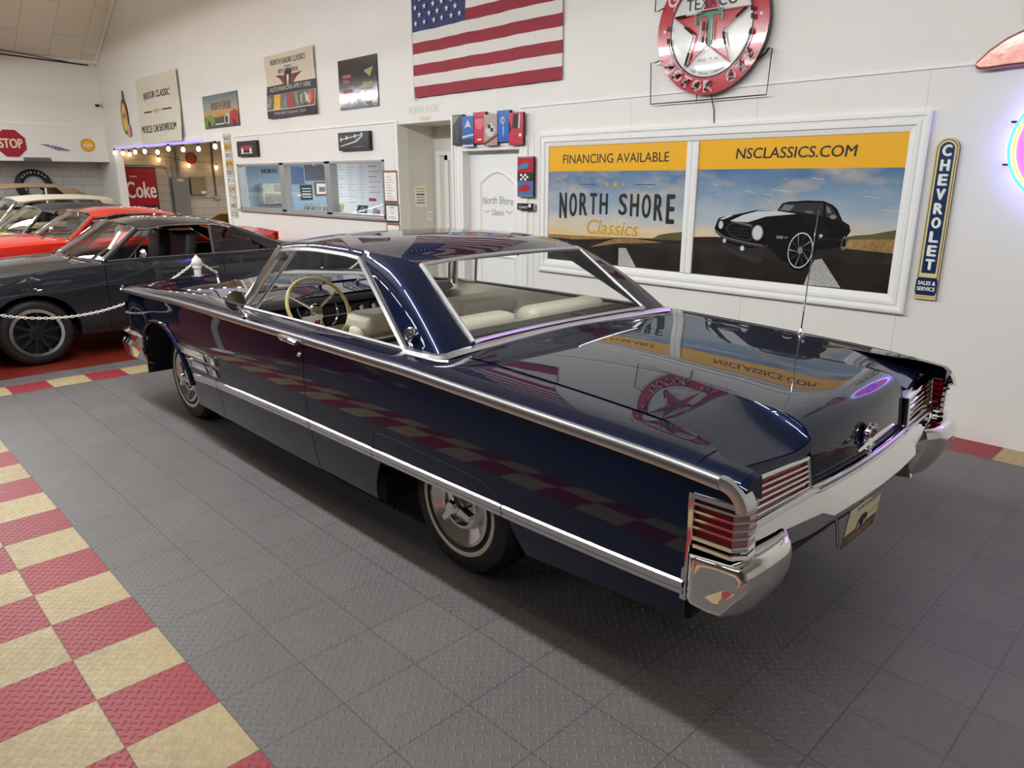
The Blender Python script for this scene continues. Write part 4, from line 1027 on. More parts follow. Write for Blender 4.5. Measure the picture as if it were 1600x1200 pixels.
    m = MB(); m.box(xc+.2, xb, -Hb, Hb, .34, .36)
    for s in (-1, 1): m.rows([[(x, s*(H-.05), z) for z in (.36, bl(x))] for x in (xc+.2, xb)])
    m.build('cabin_trim', SM, t, flat=True)
    sx = xc+1.05
    for y in (-.38, .38):
        st = cushion('front_seat', sx-.45, sx+.1, y-.24, y+.24, .38, .54, SM, 0, .04, t); cushion('seat_back', sx+.02, sx+.16, y-.22, y+.22, .52, sp.get('seat_top', bl(sx)+.16), SM, .10, .05, st)
    cushion('rear_seat', sx+.75, sx+.92, -.55, .55, .45, bl(sx)-.02, SM, .1, .05, t)
    m = MB(); c = Vector((xc+.62, -.38, bl(xc)-.03)); m.tube([tuple(c+Vector((.06*math.sin(a), .18*math.cos(a), .16*math.sin(a)))) for a in frange(0, 2*PI*23/24, 24)], .012, 6, closed=True); m.build('steering_wheel', sp.get('wheel_mat', BLACK), t)
    if sp.get('mirror'):
        mx = xc+.62; m = MB(); m.tube([(mx, -H*.98, bl(mx)+.02), (mx-.02, -H-.03, bl(mx)+.05)], .010, 8); m.lathe([(0, -.04), (.04, -.03), (.055, 0), (.05, .012), (0, .012)], (mx-.02, -H-.06, bl(mx)+.085), 'x', 20); m.build('mirror', CHROME, t)
    for y in (-.45, .08):
        m = MB(); m.tube([(xc+.02, y, bl(xc)+.075), (xc+.10, y+.25, bl(xc)+.085), (xc+.13, y+.42, bl(xc)+.085)], .007, 6); m.build('wiper', SATIN, t)
    hdl = MB(); hdl.tube([(d1-.22, -side(d1-.2, bl(d1)-.12)-.012, bl(d1)-.11), (d1-.07, -side(d1-.1, bl(d1)-.12)-.014, bl(d1)-.11)], .011, 8); hdl.build('door_handle', CHROME if sp.get('bright', 1) else SATIN, t)
    return t, dict(bl=bl, T=T, B=B, hwf=hwf, side=side)

GUN = paint('gunmetal_paint', C(54, 56, 62), .6, .36)
ORED = paint('orange_red_paint', C(206, 38, 20), .0, .3); PYEL = paint('pale_yellow_paint', C(236, 224, 140), 0, .3)
BLKT = M('black_vinyl_top', C(40, 40, 42), .5, bump=.1, scale=80); CRMT = M('cream_top', C(196, 188, 168), .7, bump=.1, scale=60)
TANT = M('tan_canvas', C(150, 124, 98), .8, noise=.06, bump=.15, scale=60); TANP = paint('beige_paint', C(176, 160, 130), .1, .35)
g_, gi = bg_car('sports_coupe', 'gunmetal grey two-door coupe with dark multi-spoke wheels, nearest of the parked row', (-3.49, -1.26, 0), dict(
    paint=GUN, roof_mat=GUN, wb=2.78, hw=.89, R=.32, rim=.235, xf=-.82, xr=3.86, belt=[(-.82, .80), (-.3, .86), (.5, .915), (1.2, .925), (2.2, .925), (2.7, .935), (3.86, .90)],
    door=(.66, 1.86), cowl=.42, bb=2.82, roof=1.345, wt=1.06, rt=2.12, dlo1=2.45, dtop=.93, hr=.66, dark_rims=1, darkbump=1, vent=1, vent_glass=TINT, quarter_glass=GLASS('dark_glass', (.10, .10, .11), 1.0), post=1.80, mirror=1, seat_top=1.17, darkcowl=0, wind_glass=CLEAR, rdrop=.07))
# crease along the grey flank and the cards behind its windscreen
m = MB(); m.tube([(x, -(gi['side'](x, .70)+.001), .70+.03*math.sin(x)) for x in frange(-.75, 3.6, 30)], .004, 6); m.build('flank_crease', GUN, g_)
for y0, mat, nm in ((-.50, PAPER_R, 'sale_card'), (-.30, CARD_W, 'window_sticker')):
    a = Art((.90, y0, 1.02), (-.05, .22, -.12) if 0 else (0, 1, 0), (.55, 0, .6), (-.7, 0, .65)); w_ = .17 if nm == 'sale_card' else .11
    a.slab([(0, 0), (w_, 0), (w_+.10, .34), (.10, .34)], mat, -.002, 0); a.build(nm, g_)
bg_car('red_fastback', 'bright orange-red fastback parked behind the grey coupe', (-5.62, -1.05, 0), dict(
    paint=ORED, wb=2.75, hw=.90, R=.32, rim=.20, xf=-.9, xr=3.42, belt=[(-.9, .90), (-.3, .96), (.6, 1.0), (2, .985), (2.8, .95), (3.2, .95), (3.42, .985)],
    door=(.72, 1.95), cowl=.45, bb=3.1, roof=1.39, wt=1.02, rt=2.05, dlo1=2.35, dtop=.9, hr=.66, seat=CREAM, pillar_mat=ORED, seat_top=1.10, rdrop=.06))
bg_car('yellow_hardtop', 'pale yellow car with a black roof, third in the parked row', (-8.05, -1.05, 0), dict(
    paint=PYEL, roof_mat=BLKT, pillar_mat=SATIN, wb=2.8, hw=.90, R=.32, rim=.20, xf=-.9, xr=3.6, belt=[(-.9, .86), (.5, .93), (2, .95), (3.6, .92)],
    door=(.7, 1.95), cowl=.42, bb=3.0, roof=1.385, wt=1.0, rt=2.2, dlo1=2.5, hr=.66, mirror=1, seat_top=1.10))
bg_car('white_top_convertible', 'convertible with a raised cream soft top between the yellow and tan-topped cars', (-10.2, -.95, 0), dict(
    paint=TANP, roof_mat=CRMT, pillar_mat=CHROME, wb=2.8, hw=.90, R=.33, rim=.20, xf=-.9, xr=3.5, belt=[(-.9, .90), (.5, .98), (2, 1.0), (3.5, .96)],
    door=(.7, 1.95), cowl=.40, bb=3.0, roof=1.475, wt=.98, rt=2.5, dlo1=2.6, hr=.70, seat_top=1.14))
tc_, ti = bg_car('tan_top_convertible', 'tall older convertible with a tan canvas top, farthest in the parked row', (-12.5, -.75, 0), dict(
    paint=TANP, roof_mat=TANT, pillar_mat=CREAMW, wb=2.8, hw=.90, R=.36, rim=.21, xf=-.85, xr=3.35, belt=[(-.85, 1.0), (.5, 1.12), (2, 1.14), (3.35, 1.04)],
    door=(.7, 1.8), cowl=.40, bb=2.95, roof=1.66, wt=.86, rt=2.35, dlo1=2.35, dtop=.72, hr=.72, seat_top=1.25, rdrop=.10))
a = Art((.74, -.55, 1.28), (0, 1, 0), (.5, 0, .86), (-.86, 0, .5)); a.slab([(0, 0), (.24, 0), (.24, .30), (0, .30)], CARD_W, -.002, 0); a.rect(.03, .21, .08, .26, GREY, .001); a.build('window_card', tc_)

# yellow car glimpsed through the wide opening
y_ = thing('yellow_car', 'yellow car showing only its roof edge through the wide opening', 'car', (-11.9, 5.6, 0), 0)
b = MB(); YP = paint('yellow_paint', C(226, 184, 24), .0, .3)
b.rows([[(x, y, z) for x, z in ((-2.0, .3), (-2.05, .62), (-1.2, .78), (-.6, .93), (.5, .97), (1.2, .92), (1.7, .80), (2.0, .55), (1.95, .25))] for y in (-.85, -.78, -.4, 0, .4, .78, .85)]); b.build('body_shell', YP, y_, sharp=50)
for x in (-1.3, 1.3):
    for s in (-1, 1):
        b = MB(); b.lathe([(0, 0), (.2, .0), (.31, -.01), (.32, -.1), (.31, -.2), (0, -.2)], (x, s*.87, .32), 'y', 28, s); b.build('wheel', RUBBER, y_)

# white chain barrier
def post_(x, y, label):
    t = thing('chain_post', label, 'post', (x, y, 0), 0, 'white posts of the chain barrier')
    b = MB(); b.lathe([(0, 0), (.14, 0), (.15, .02), (.13, .04), (.05, .055), (.036, .07)], (0, 0, 0), 'z', 24); b.build('post_base', TRIM, t)
    b = MB(); b.lathe([(.036, .05), (.034, .88), (.045, .885), (.045, .905), (.034, .91)], (0, 0, 0), 'z', 24); b.build('post_shaft', PW, t)
    b = MB(); b.lathe([(.034, .905), (.046, .92), (.050, .945), (.040, .975), (.018, .995), (.010, 1.01), (.0, 1.015)], (0, 0, 0), 'z', 24); b.build('acorn_cap', PW, t)
    return t
PW = M('white_plastic', C(228, 226, 218), .4)
post_(-2.02, .085, 'white plastic chain post with acorn cap between the grey coupe and blue hardtop')
def chain(name, pts, label):
    b = MB(); P = [Vector(p) for p in pts]; d = .026; seg = []
    acc = 0; last = P[0]; i = 0; k = 0
    L_ = [(P[j+1]-P[j]).length for j in range(len(P)-1)]; tot = sum(L_); s_ = 0
    def pt(q):
        for j, l in enumerate(L_):
            if q <= l: return P[j].lerp(P[j+1], q/l)
            q -= l
        return P[-1]
    while s_ < tot:
        a = pt(s_); c = pt(min(tot, s_+.01)); t = (c-a); t = t.normalized() if t.length > 1e-6 else Vector((0, 1, 0))
        n1 = Vector((1, 0, 0)) if k % 2 else t.cross(Vector((1, 0, 0))).normalized()
        b.tube([tuple(a+t*.020*math.cos(2*PI*j/10)+n1*.0105*math.sin(2*PI*j/10)) for j in range(10)], .0042, 5, closed=True)
        s_ += d; k += 1
    return tag(b.build(name, PW), label, 'chain')
def sag(a, b, low, n=30):
    a, b = Vector(a), Vector(b); out = []
    for i in range(n+1):
        t = i/n; p = a.lerp(b, t); p.z -= low*4*t*(1-t); out.append(tuple(p))
    return out
chain('barrier_chain', sag((-2.02, .033, .92), (-2.02, -2.235, .92), .38), 'white plastic chain sagging from the post past the grey coupe front wheel')
chain('barrier_chain', sag((-2.02, .137, .92), (-2.02, 2.135, .92), .38), 'white plastic chain running from the post towards the wall behind the blue hardtop')
post_(-2.02, -2.28, 'white plastic chain post at the left end by the grey coupe nose'); post_(-2.02, 2.18, 'white plastic chain post near the wall, hidden behind the blue hardtop')

# ------------------------------------------------------------------ things on the sign wall
def pic_mat(name, stops, noise_amt=.25, sc=2.2, rough=.25, coat=.3, z0=0., z1=1., stretch=3.0, clouds=0.0):
    """a printed sky: vertical ramp with soft clouds"""
    m = bpy.data.materials.new(name); m.use_nodes = True; g = NG(m); N, L = g.N, g.L; p = N['Principled BSDF']
    tc = N.new('ShaderNodeTexCoord'); sx = N.new('ShaderNodeSeparateXYZ'); L.new(tc.outputs['Object'], sx.inputs[0])
    mp = N.new('ShaderNodeMapping'); mp.inputs['Scale'].default_value = (1, 1, stretch); L.new(tc.outputs['Object'], mp.inputs[0])
    n = g.noise(mp.outputs[0], sc, 6, .6)
    f = g.m('ADD', g.m('DIVIDE', g.m('SUBTRACT', sx.outputs[2], z0), z1-z0), g.m('MULTIPLY', g.m('SUBTRACT', n, .5), noise_amt))
    mp2 = N.new('ShaderNodeMapping'); mp2.inputs['Scale'].default_value = (.8, 1, 2.2); mp2.inputs['Location'].default_value = (3.1, 0, 7.7); L.new(tc.outputs['Object'], mp2.inputs[0]); n2 = g.noise(mp2.outputs[0], 2.1, 7, .62); cl = N.new('ShaderNodeClamp'); L.new(g.m('MULTIPLY', g.m('SUBTRACT', n2, .48), 4.5*clouds), cl.inputs[0])
    L.new(g.mix(cl.outputs[0], g.ramp(f, stops), C(206, 188, 166)), p.inputs['Base Color']); p.inputs['Roughness'].default_value = rough; p.inputs['Coat Weight'].default_value = coat; p.inputs['Coat Roughness'].default_value = .05
    return m
def speck(name, c1, c2, sc=160, rough=.3):
    m = bpy.data.materials.new(name); m.use_nodes = True; g = NG(m); N, L = g.N, g.L; p = N['Principled BSDF']
    tc = N.new('ShaderNodeTexCoord'); n = g.noise(tc.outputs['Object'], sc, 3, .7); n2 = g.noise(tc.outputs['Object'], 4, 3)
    f = g.m('MULTIPLY', g.m('SUBTRACT', g.m('ADD', n, g.m('MULTIPLY', n2, .5)), .55), 2.6); cl = N.new('ShaderNodeClamp'); L.new(f, cl.inputs[0])
    L.new(g.mix(cl.outputs[0], c1, c2), p.inputs['Base Color']); p.inputs['Roughness'].default_value = rough; p.inputs['Coat Weight'].default_value = .3
    return m
SKY = pic_mat('printed_sky', [(0, C(226, 196, 140)), (.12, C(224, 206, 176)), (.35, C(178, 188, 196)), (.7, C(128, 154, 178)), (1, C(84, 122, 160))], .5, 2.4, z0=1.22, z1=1.83, clouds=.8)
ROAD = speck('printed_asphalt', C(14, 12, 12), C(58, 50, 43)); SANDP = speck('printed_verge', C(122, 96, 58), C(176, 142, 88), 60); HILL = M('printed_hill', C(92, 84, 44), .4, noise=.3, scale=8)
STRIPEP = speck('printed_road_line', C(150, 150, 148), C(206, 204, 198), 90)
# the big white frame
struct_frame = MB()
PF = [(0, 0), (0, .034), (.10, .040), (.22, .040), (.26, .028), (.42, .026), (.48, .034), (.66, .034), (.72, .022), (.88, .018), (1, .014), (1, .002)]
fo = casing('sign_frame', .232, 3.590, 2.056, .128, PF, z0=.945, closed=True)
tag(fo, 'large white stepped moulding frame around the two printed roadside signs', 'frame')
m = MB()
m.rows([[(x, W-d, .95), (x, W-d, 2.05)] for x, d in ((1.845, .0), (1.845, .022), (1.865, .026), (1.89, .026), (1.895, .018), (1.908, .018), (1.913, .026), (1.938, .026), (1.955, .022), (1.955, 0))]); m.build('centre_bar', TRIM, fo, flat=True)

a = Art((0, W-.006, 0), (1, 0, 0), (0, 0, 1), (0, -1, 0))
a.slab([(.234, .952), (1.843, .952), (1.843, 2.053), (.234, 2.053)], SKY, -.004, 0); a.rect(.232, 1.845, 1.818, 2.055, YEL, .0006)
a.poly([(.232, 1.20), (.55, 1.19), (.8, 1.185), (1.126, 1.212), (1.845, 1.235), (1.845, .95), (.232, .95)], ROAD, .0006)
a.poly([(1.508, 1.217), (1.60, 1.262), (1.72, 1.285), (1.845, 1.30), (1.845, 1.225)], HILL, .0009)
a.poly([(.785, 1.10), (1.10, 1.203), (1.311, 1.214), (1.644, 1.196), (1.334, 1.169), (1.14, 1.16)], SANDP, .001)
a.poly([(.232, 1.20), (.232, 1.17), (.60, 1.165), (1.0, 1.192), (1.126, 1.212)], SANDP, .0009)
a.poly([(1.148, 1.119), (1.235, 1.12), (1.356, .952), (1.15, .952)], STRIPEP, .0012)
a.text('FINANCING AVAILABLE', 1.04, 1.932, .083, INK, .0012, w=1.235, bold=.012)
a.rect(.628, .849, 1.692, 1.698, INK, .001); a.rect(1.313, 1.525, 1.694, 1.700, INK, .001)
for x, r in ((.914, .016), (.984, .028), (1.078, .042), (1.168, .028), (1.248, .016)): a.star(x, 1.695, r, GOLD, .001)
wd_ = [('N', .09), ('O', .09), ('R', .09), ('T', .08), ('H', .09), (' ', .06), ('S', .09), ('H', .09), ('O', .09), ('R', .09), ('E', .08)]
tot = sum(w for _, w in wd_)+.02*10; x = .378; kx = (1.75-.378)/tot
for ch, w_ in wd_:
    w2 = w_*kx; c = x+w2/2; u = (c-1.064)/.686; bot = 1.425-.068*u*u; top_ = 1.612
    if ch != ' ': a.text(ch, c, (bot+top_)/2, top_-bot, INK, .0013, w=w2*.94, bold=.045)
    x += w2+.02*kx
a.text('Classics', 1.06, 1.30, .135, GOLD, .0015, w=.62, shear=.25, bold=.02)
a.build('printed_sign'); ob = bpy.data.objects['printed_sign']
tag(ob, 'left printed sign in the white frame, reading FINANCING AVAILABLE above an empty road', 'sign')

b = Art((0, W-.006, 0), (1, 0, 0), (0, 0, 1), (0, -1, 0))
b.slab([(1.957, .952), (3.586, .952), (3.586, 2.053), (1.957, 2.053)], SKY, -.004, 0); b.rect(1.955, 3.588, 1.822, 2.055, YEL, .0006)
b.text('NSCLASSICS.COM', 2.774, 1.942, .080, INK, .0012, w=.95, bold=.035, shear=.08)
b.poly([(1.955, 1.262), (2.165, 1.276), (2.582, 1.262), (3.269, 1.322), (3.588, 1.33), (3.588, .95), (1.955, .95)], ROAD, .0006)
b.poly([(3.2, 1.318), (3.30, 1.345), (3.42, 1.36), (3.588, 1.40), (3.588, 1.325)], HILL, .0008); b.poly([(3.21, 1.25), (3.27, 1.315), (3.588, 1.335), (3.588, 1.235)], SANDP, .0009)
CARK = M('printed_black_car', C(15, 14, 18), .25, coat=.3, noise=.1); CARD = M('printed_dark_grey', C(52, 50, 52), .3); CARG = M('printed_glass', C(108, 118, 130), .3); CARW = M('printed_pale', C(206, 208, 210), .3); CARM = M('printed_metal', C(132, 130, 128), .3)
b.poly([(3.027, 1.147), (3.086, 1.161), (3.251, .956), (2.966, .952)], STRIPEP, .0009)
for k, (pl, mt) in enumerate((
    ([(2.185, 1.433), (2.328, 1.463), (2.504, 1.503), (2.69, 1.504), (2.728, 1.563), (2.783, 1.577), (2.92, 1.588), (3.05, 1.587), (3.12, 1.56), (3.155, 1.534), (3.207, 1.447), (3.259, 1.418), (3.274, 1.374), (3.25, 1.334), (3.252, 1.264), (3.10, 1.232), (3.019, 1.216), (2.99, 1.15), (2.95, 1.10), (2.834, 1.108), (2.759, 1.129), (2.677, 1.207), (2.586, 1.208), (2.43, 1.200), (2.265, 1.235), (2.162, 1.319), (2.151, 1.348), (2.171, 1.407)], CARK),
    ([(2.288, 1.411), (2.447, 1.406), (2.606, 1.458), (2.85, 1.486), (2.69, 1.504), (2.527, 1.497), (2.407, 1.465)], CARW),
    ([(2.189, 1.422), (2.227, 1.421), (2.313, 1.455), (2.284, 1.458)], CARW),
    ([(2.704, 1.509), (2.742, 1.559), (2.827, 1.568), (3.051, 1.572), (3.056, 1.48), (2.933, 1.489), (2.791, 1.505)], CARD),
    ([(2.714, 1.512), (2.749, 1.554), (2.831, 1.549), (2.794, 1.505)], CARG), ([(2.903, 1.508), (2.97, 1.512), (2.985, 1.495), (2.939, 1.495)], CARG),
    ([(3.066, 1.564), (3.114, 1.546), (3.169, 1.471), (3.084, 1.468)], CARD), ([(3.075, 1.55), (3.10, 1.54), (3.12, 1.50), (3.085, 1.50)], CARG),
    ([(2.25, 1.353), (2.31, 1.405), (2.493, 1.378), (2.517, 1.295), (2.474, 1.257), (2.313, 1.284)], CARD),
    ([(2.27, 1.352), (2.316, 1.394), (2.483, 1.368), (2.502, 1.298), (2.468, 1.268), (2.32, 1.292)], CARK),
    ([(2.30, 1.407), (2.493, 1.379), (2.496, 1.386), (2.311, 1.415)], CARM),
    ([(2.16, 1.334), (2.248, 1.28), (2.427, 1.25), (2.599, 1.23), (2.644, 1.239), (2.643, 1.218), (2.586, 1.208), (2.414, 1.229), (2.242, 1.258), (2.162, 1.317)], CARD),
    ([(2.16, 1.334), (2.248, 1.282), (2.427, 1.252), (2.60, 1.232), (2.60, 1.226), (2.427, 1.246), (2.246, 1.275), (2.16, 1.327)], CARM),
    ([(2.228, 1.224), (2.371, 1.172), (2.617, 1.126), (2.569, 1.079), (2.424, 1.115), (2.255, 1.194)], CARD))):
    b.poly(pl, mt, .0012+.0003*k)
for k in range(3): b.rect(2.30, 2.48, 1.30+.025*k, 1.304+.025*k, CARD, .0055)
D = .0058
b.ell(2.544, 1.328, .050, .062, CARM, D); b.ell(2.544, 1.328, .042, .054, CARW, D+.0003); b.ell(2.211, 1.377, .024, .036, CARM, D); b.ell(2.211, 1.377, .019, .030, CARW, D+.0003)
b.ell(2.422, 1.197, .019, .021, CARW, D); b.ell(2.255, 1.249, .015, .018, CARW, D)
b.ell(2.912, 1.212, .112, .155, CARK, D, rot=-.12); b.ell(2.912, 1.212, .098, .138, CARW, D+.0003, rot=-.12, inner=.93)
for k in range(10):
    an = 2*PI*k/10; b.poly([(2.912+.012*math.cos(an+1.5), 1.212+.016*math.sin(an+1.5)), (2.912+.088*math.cos(an-.05), 1.212+.122*math.sin(an-.05)), (2.912+.088*math.cos(an+.05), 1.212+.122*math.sin(an+.05))], CARM if k % 2 else CARD, D+.0005)
b.ell(2.912, 1.212, .02, .028, CARM, D+.0009); b.ell(3.238, 1.285, .018, .052, CARM, D, inner=.8); b.ell(3.135, 1.473, .026, .016, CARM, D)
b.text('350', 2.735, 1.303, .020, CARW, D, w=.055); b.rect(2.775, 2.80, 1.298, 1.309, CARM, D); b.star(3.060, 1.331, .02, CARW, D)
for k in range(14):
    random.seed(40+k); x = random.uniform(2.05, 3.5); z = random.uniform(1.52, 1.78); l = random.uniform(.03, .16)
    b.poly([(x, z), (x+l, z-.01), (x+l, z-.006), (x, z+.003)], CARW, .0008)
ob = b.build('printed_sign'); tag(ob, 'wider printed sign with a web address above a black striped car on a road', 'sign')

# wavy cloth helper
def cloth(name, x0, x1, z0, z1, mats, fmat, wav, nx=40, nz=40, off=.02):
    m = MB(); P = lambda i, j: (lerp(x0, x1, i/nx), W-off-wav(i/nx, j/nz), lerp(z0, z1, j/nz))
    for i in range(nx):
        for j in range(nz):
            m.add([P(i, j), P(i+1, j), P(i+1, j+1), P(i, j+1)], [(0, 1, 2, 3)], fmat((i+.5)/nx, (j+.5)/nz))
    return m.build(name, mats, merge=True, sharp=80)
# flag
FR = M('flag_red', C(150, 22, 46), .6, bump=.12, scale=30); FW = M('flag_white', C(226, 222, 214), .6, bump=.12, scale=30); FB = M('flag_blue', C(34, 48, 104), .6, bump=.12, scale=30)
fx0, fx1, fz0, fz1 = -1.922, .397, 2.665, 4.186
fwav = lambda u, v: .010*math.sin(u*17+v*3)*(.4+.6*abs(math.sin(v*5))) + .006*math.sin(u*41+v*9)
cu_ = .405
nz = 52
fl = cloth('flag', fx0, fx1, fz0, fz1, [FR, FW, FB], lambda u, v: 2 if (u < cu_ and v > 6/13) else (0 if int(v*13) % 2 == 0 else 1), fwav, 79, nz, .03)
tag(fl, 'large striped American flag hanging flat on the white wall', 'flag')
st = MB()
for r in range(9):
    n_ = 6 if r % 2 == 0 else 5
    for k in range(n_):
        u = cu_*((k+.5)/6 if r % 2 == 0 else (k+1)/6); v = 6/13 + 7/13*(1-(r+1)/10)
        cx, cz = lerp(fx0, fx1, u), lerp(fz0, fz1, v); d = fwav(u, v)+.0145+.03
        st.add([(cx+.036*(1 if q % 2 == 0 else .4)*math.sin(PI*q/5), W-d+.006-.004, cz+.036*(1 if q % 2 == 0 else .4)*math.cos(PI*q/5)) for q in range(10)], [tuple(range(10))])
st.build('stars', FW, fl, flat=True)
hm = MB(); hm.tube([(fx0-.01, W-.03, fz0-.03), (fx0-.012, W-.035, 3.4), (fx0-.01, W-.03, fz1)], .012, 8); hm.build('header_band', FW, fl)

# hanging banner, left
BC = M('banner_canvas', C(214, 208, 192), .65, bump=.1, scale=6, noise=.05)
bw = lambda u, v: .020*math.sin(u*9+v*5)*(.5+v*.5) + .05*(1-v)*u
ib = cloth('hanging_banner', -11.394, -9.085, 2.435, 3.686, [BC], lambda u, v: 0, bw, 30, 24, .02)
tag(ib, 'cream cloth banner reading INDOOR CLASSIC MUSCLE CAR SHOWROOM', 'banner')
class ClothArt(Art):
    def __init__(s, x0, x1, z0, z1, wav, off): s.mb = MB(); s.mats = []; s.q = (x0, x1, z0, z1, wav, off)
    def p(s, a, b_, d):
        x0, x1, z0, z1, wav, off = s.q; u = min(1, max(0, (a-x0)/(x1-x0))); v = min(1, max(0, (b_-z0)/(z1-z0))); return (a, W-off-wav(u, v)-d-.003, b_)
ca = ClothArt(-11.394, -9.085, 2.435, 3.686, bw, .02)
ca.text('INDOOR CLASSIC', -10.28, 3.34, .125, INK, .002, w=1.42, bold=.02); ca.build('banner_lettering', ib, flat=True); ca = ClothArt(-11.394, -9.085, 2.435, 3.686, bw, .02)
ca.text('MUSCLE CAR SHOWROOM', -10.28, 2.715, .135, INK, .002, w=1.92, bold=.02)
ca.build('banner_lettering', ib, flat=True); ca = ClothArt(-11.394, -9.085, 2.435, 3.686, bw, .02)
for x0, x1 in ((-11.05, -10.62), (-9.94, -9.50)): ca.poly([(x0, 3.025), (x1, 3.025), (x1, 3.05), (x0, 3.05)], INK, .002)
for x, r in ((-10.52, .03), (-10.42, .045), (-10.28, .075), (-10.14, .045), (-10.04, .03)): ca.star(x, 3.037, r, GOLD, .002)
ca.build('banner_emblem', ib, flat=True)

# finance banner
FC = M('banner_cream', C(212, 202, 178), .6, noise=.04); DN = M('banner_navy', C(30, 34, 50), .5)
bw2 = lambda u, v: .016*math.sin(u*7+v*8)*(1-.5*v) + .02*(1-v)
def fmat(u, v): return 1 if (v < .125 or .385 < v < .52) else 0
fbn = cloth('finance_banner', -5.64, -4.19, 2.627, 3.508, [FC, DN], fmat, bw2, 30, 48, .02)
tag(fbn, 'cream and navy cloth banner reading AUTO FINANCING APPLY HERE with a winged shield', 'banner')
cb2 = ClothArt(-5.64, -4.19, 2.627, 3.508, bw2, .02); MAR = M('maroon', C(112, 28, 40), .5)
cb2.text('NORTH SHORE CLASSICS', -4.93, 3.40, .075, INK, .002, w=1.02); cb2.text('presents', -4.93, 3.318, .03, INK, .002, w=.2)
cb2.poly([(-5.03, 3.24), (-4.99, 3.30), (-4.965, 3.26), (-4.93, 3.31), (-4.895, 3.26), (-4.87, 3.30), (-4.83, 3.24), (-4.85, 3.10), (-4.93, 3.01), (-5.01, 3.10)], INK, .002)
cb2.poly([(-4.96, 3.20), (-4.90, 3.20), (-4.90, 3.08), (-4.93, 3.05), (-4.96, 3.08)], FC, .003)
for s in (-1, 1): cb2.poly([(-4.93+s*.10, 3.20), (-4.93+s*.38, 3.215), (-4.93+s*.24, 3.16), (-4.93+s*.17, 3.10), (-4.93+s*.06, 3.06), (-4.93+s*.06, 3.12)], MAR, .002)
cb2.text('BEST', -5.12, 3.262, .055, INK, .002, w=.18); cb2.text('RIDE', -4.74, 3.262, .055, INK, .002, w=.18); cb2.text('AUTO FINANCE LLC', -4.93, 2.985, .022, INK, .002, w=.55)
cb2.text('AUTO FINANCING-APPLY HERE', -4.92, 3.030, .062, FC, .003, w=1.22, bold=.01)
strip_c = [C(84, 84, 82), C(226, 168, 22), C(108, 106, 100), C(158, 52, 50), C(96, 100, 88), C(62, 62, 60), C(150, 40, 34)]
for k, c in enumerate(strip_c):
    x0 = -5.62+k*.2025; mt = M('photo_strip', c, .4, noise=.5, scale=18); cb2.poly([(x0, 2.75), (x0+.196, 2.75), (x0+.196, 2.955), (x0, 2.955)], mt, .002)
    cb2.ell(x0+.10, 2.85, .05, .08, M('photo_spot', tuple(min(1, q*1.9+.03) for q in c), .4, noise=.4, scale=30), .003, n=16)
cb2.text('YOUR RIDE. YOUR WAY. TODAY.', -4.92, 2.69, .035, FC, .003, w=.95)
cb2.build('banner_print', fbn, flat=True)

def panel_art(name, label, cat, x0, x1, z0, z1, th, face, edge, group=None, off=0.0):
    """thin board with printed face; returns Art with origin at its lower left"""
    a = Art((x0, W-off-th-.003, z0), (1, 0, 0), (0, 0, 1), (0, -1, 0)); w_, h_ = x1-x0, z1-z0
    a.slab([(0, 0), (w_, 0), (w_, h_), (0, h_)], face, -th, 0, edge); a.meta = (name, label, cat, group); a.w, a.h = w_, h_
    return a
def done(a): n, l, c, g = a.meta; return tag(a.build(n, flat=True), l, c, g)

# poster with two cars
PS = pic_mat('poster_sky', [(0, C(46, 40, 34)), (.32, C(70, 56, 36)), (.42, C(196, 148, 60)), (.6, C(150, 150, 130)), (1, C(86, 116, 124))], .25, 2, z0=2.59, z1=3.125)
a = panel_art('car_poster', 'glossy poster of cars under a teal sky, left of the finance banner', 'poster', -8.105, -6.712, 2.591, 3.127, .012, PS, SATIN)
BRN = M('poster_brown', C(92, 40, 30), .4); GRN = M('poster_green', C(110, 136, 56), .4, noise=.4, scale=20)
a.text('NORTH SHORE', .74, .345, .12, BRN, .001, w=.80, bold=.03); a.text('Classics', .70, .235, .09, M('poster_orange', C(224, 150, 40), .4), .0013, w=.40, shear=.2); a.star(.70, .45, .03, GOLD, .001)
a.poly([(.02, .03), (.38, .05), (.46, .12), (.40, .18), (.25, .24), (.10, .19), (.02, .12)], GRN, .001); a.poly([(.82, .06), (1.02, .04), (1.05, .20), (.93, .23), (.84, .16)], SILVER, .001); a.poly([(1.04, .03), (1.36, .04), (1.37, .22), (1.25, .27), (1.08, .22)], RED, .0012)
a.ell(.92, .12, .05, .06, INK, .0014); a.ell(.20, .08, .05, .05, INK, .0014); a.ell(1.2, .07, .05, .05, INK, .0014); a.rect(.45, .80, .05, .065, PWHITE, .001); done(a)
# black glossy poster
m_ = M('glossy_black_film', C(34, 33, 33), .12, coat=.6, noise=.3, scale=5, bump=.16)
a = panel_art('dark_poster', 'black glossy poster under rippled film with faint red and yellow lettering, left of the flag', 'poster', -3.602, -2.705, 2.630, 3.236, .014, m_, BLACK)
DR = M('poster_dim_red', C(150, 46, 40), .4, noise=.3, scale=25); DY = M('poster_dim_yellow', C(148, 140, 52), .4, noise=.3, scale=25)
for y, w_ in ((.40, .20), (.34, .16), (.22, .22)): a.rect(.10, .10+w_, y-.02, y+.02, DR, .0008)
a.poly([(.60, .44), (.82, .47), (.74, .36)], DY, .0008); a.rect(.56, .80, .27, .30, DY, .0008); a.rect(.52, .78, .22, .24, DY, .0008); a.rect(.62, .76, .04, .07, DR, .0008); done(a)
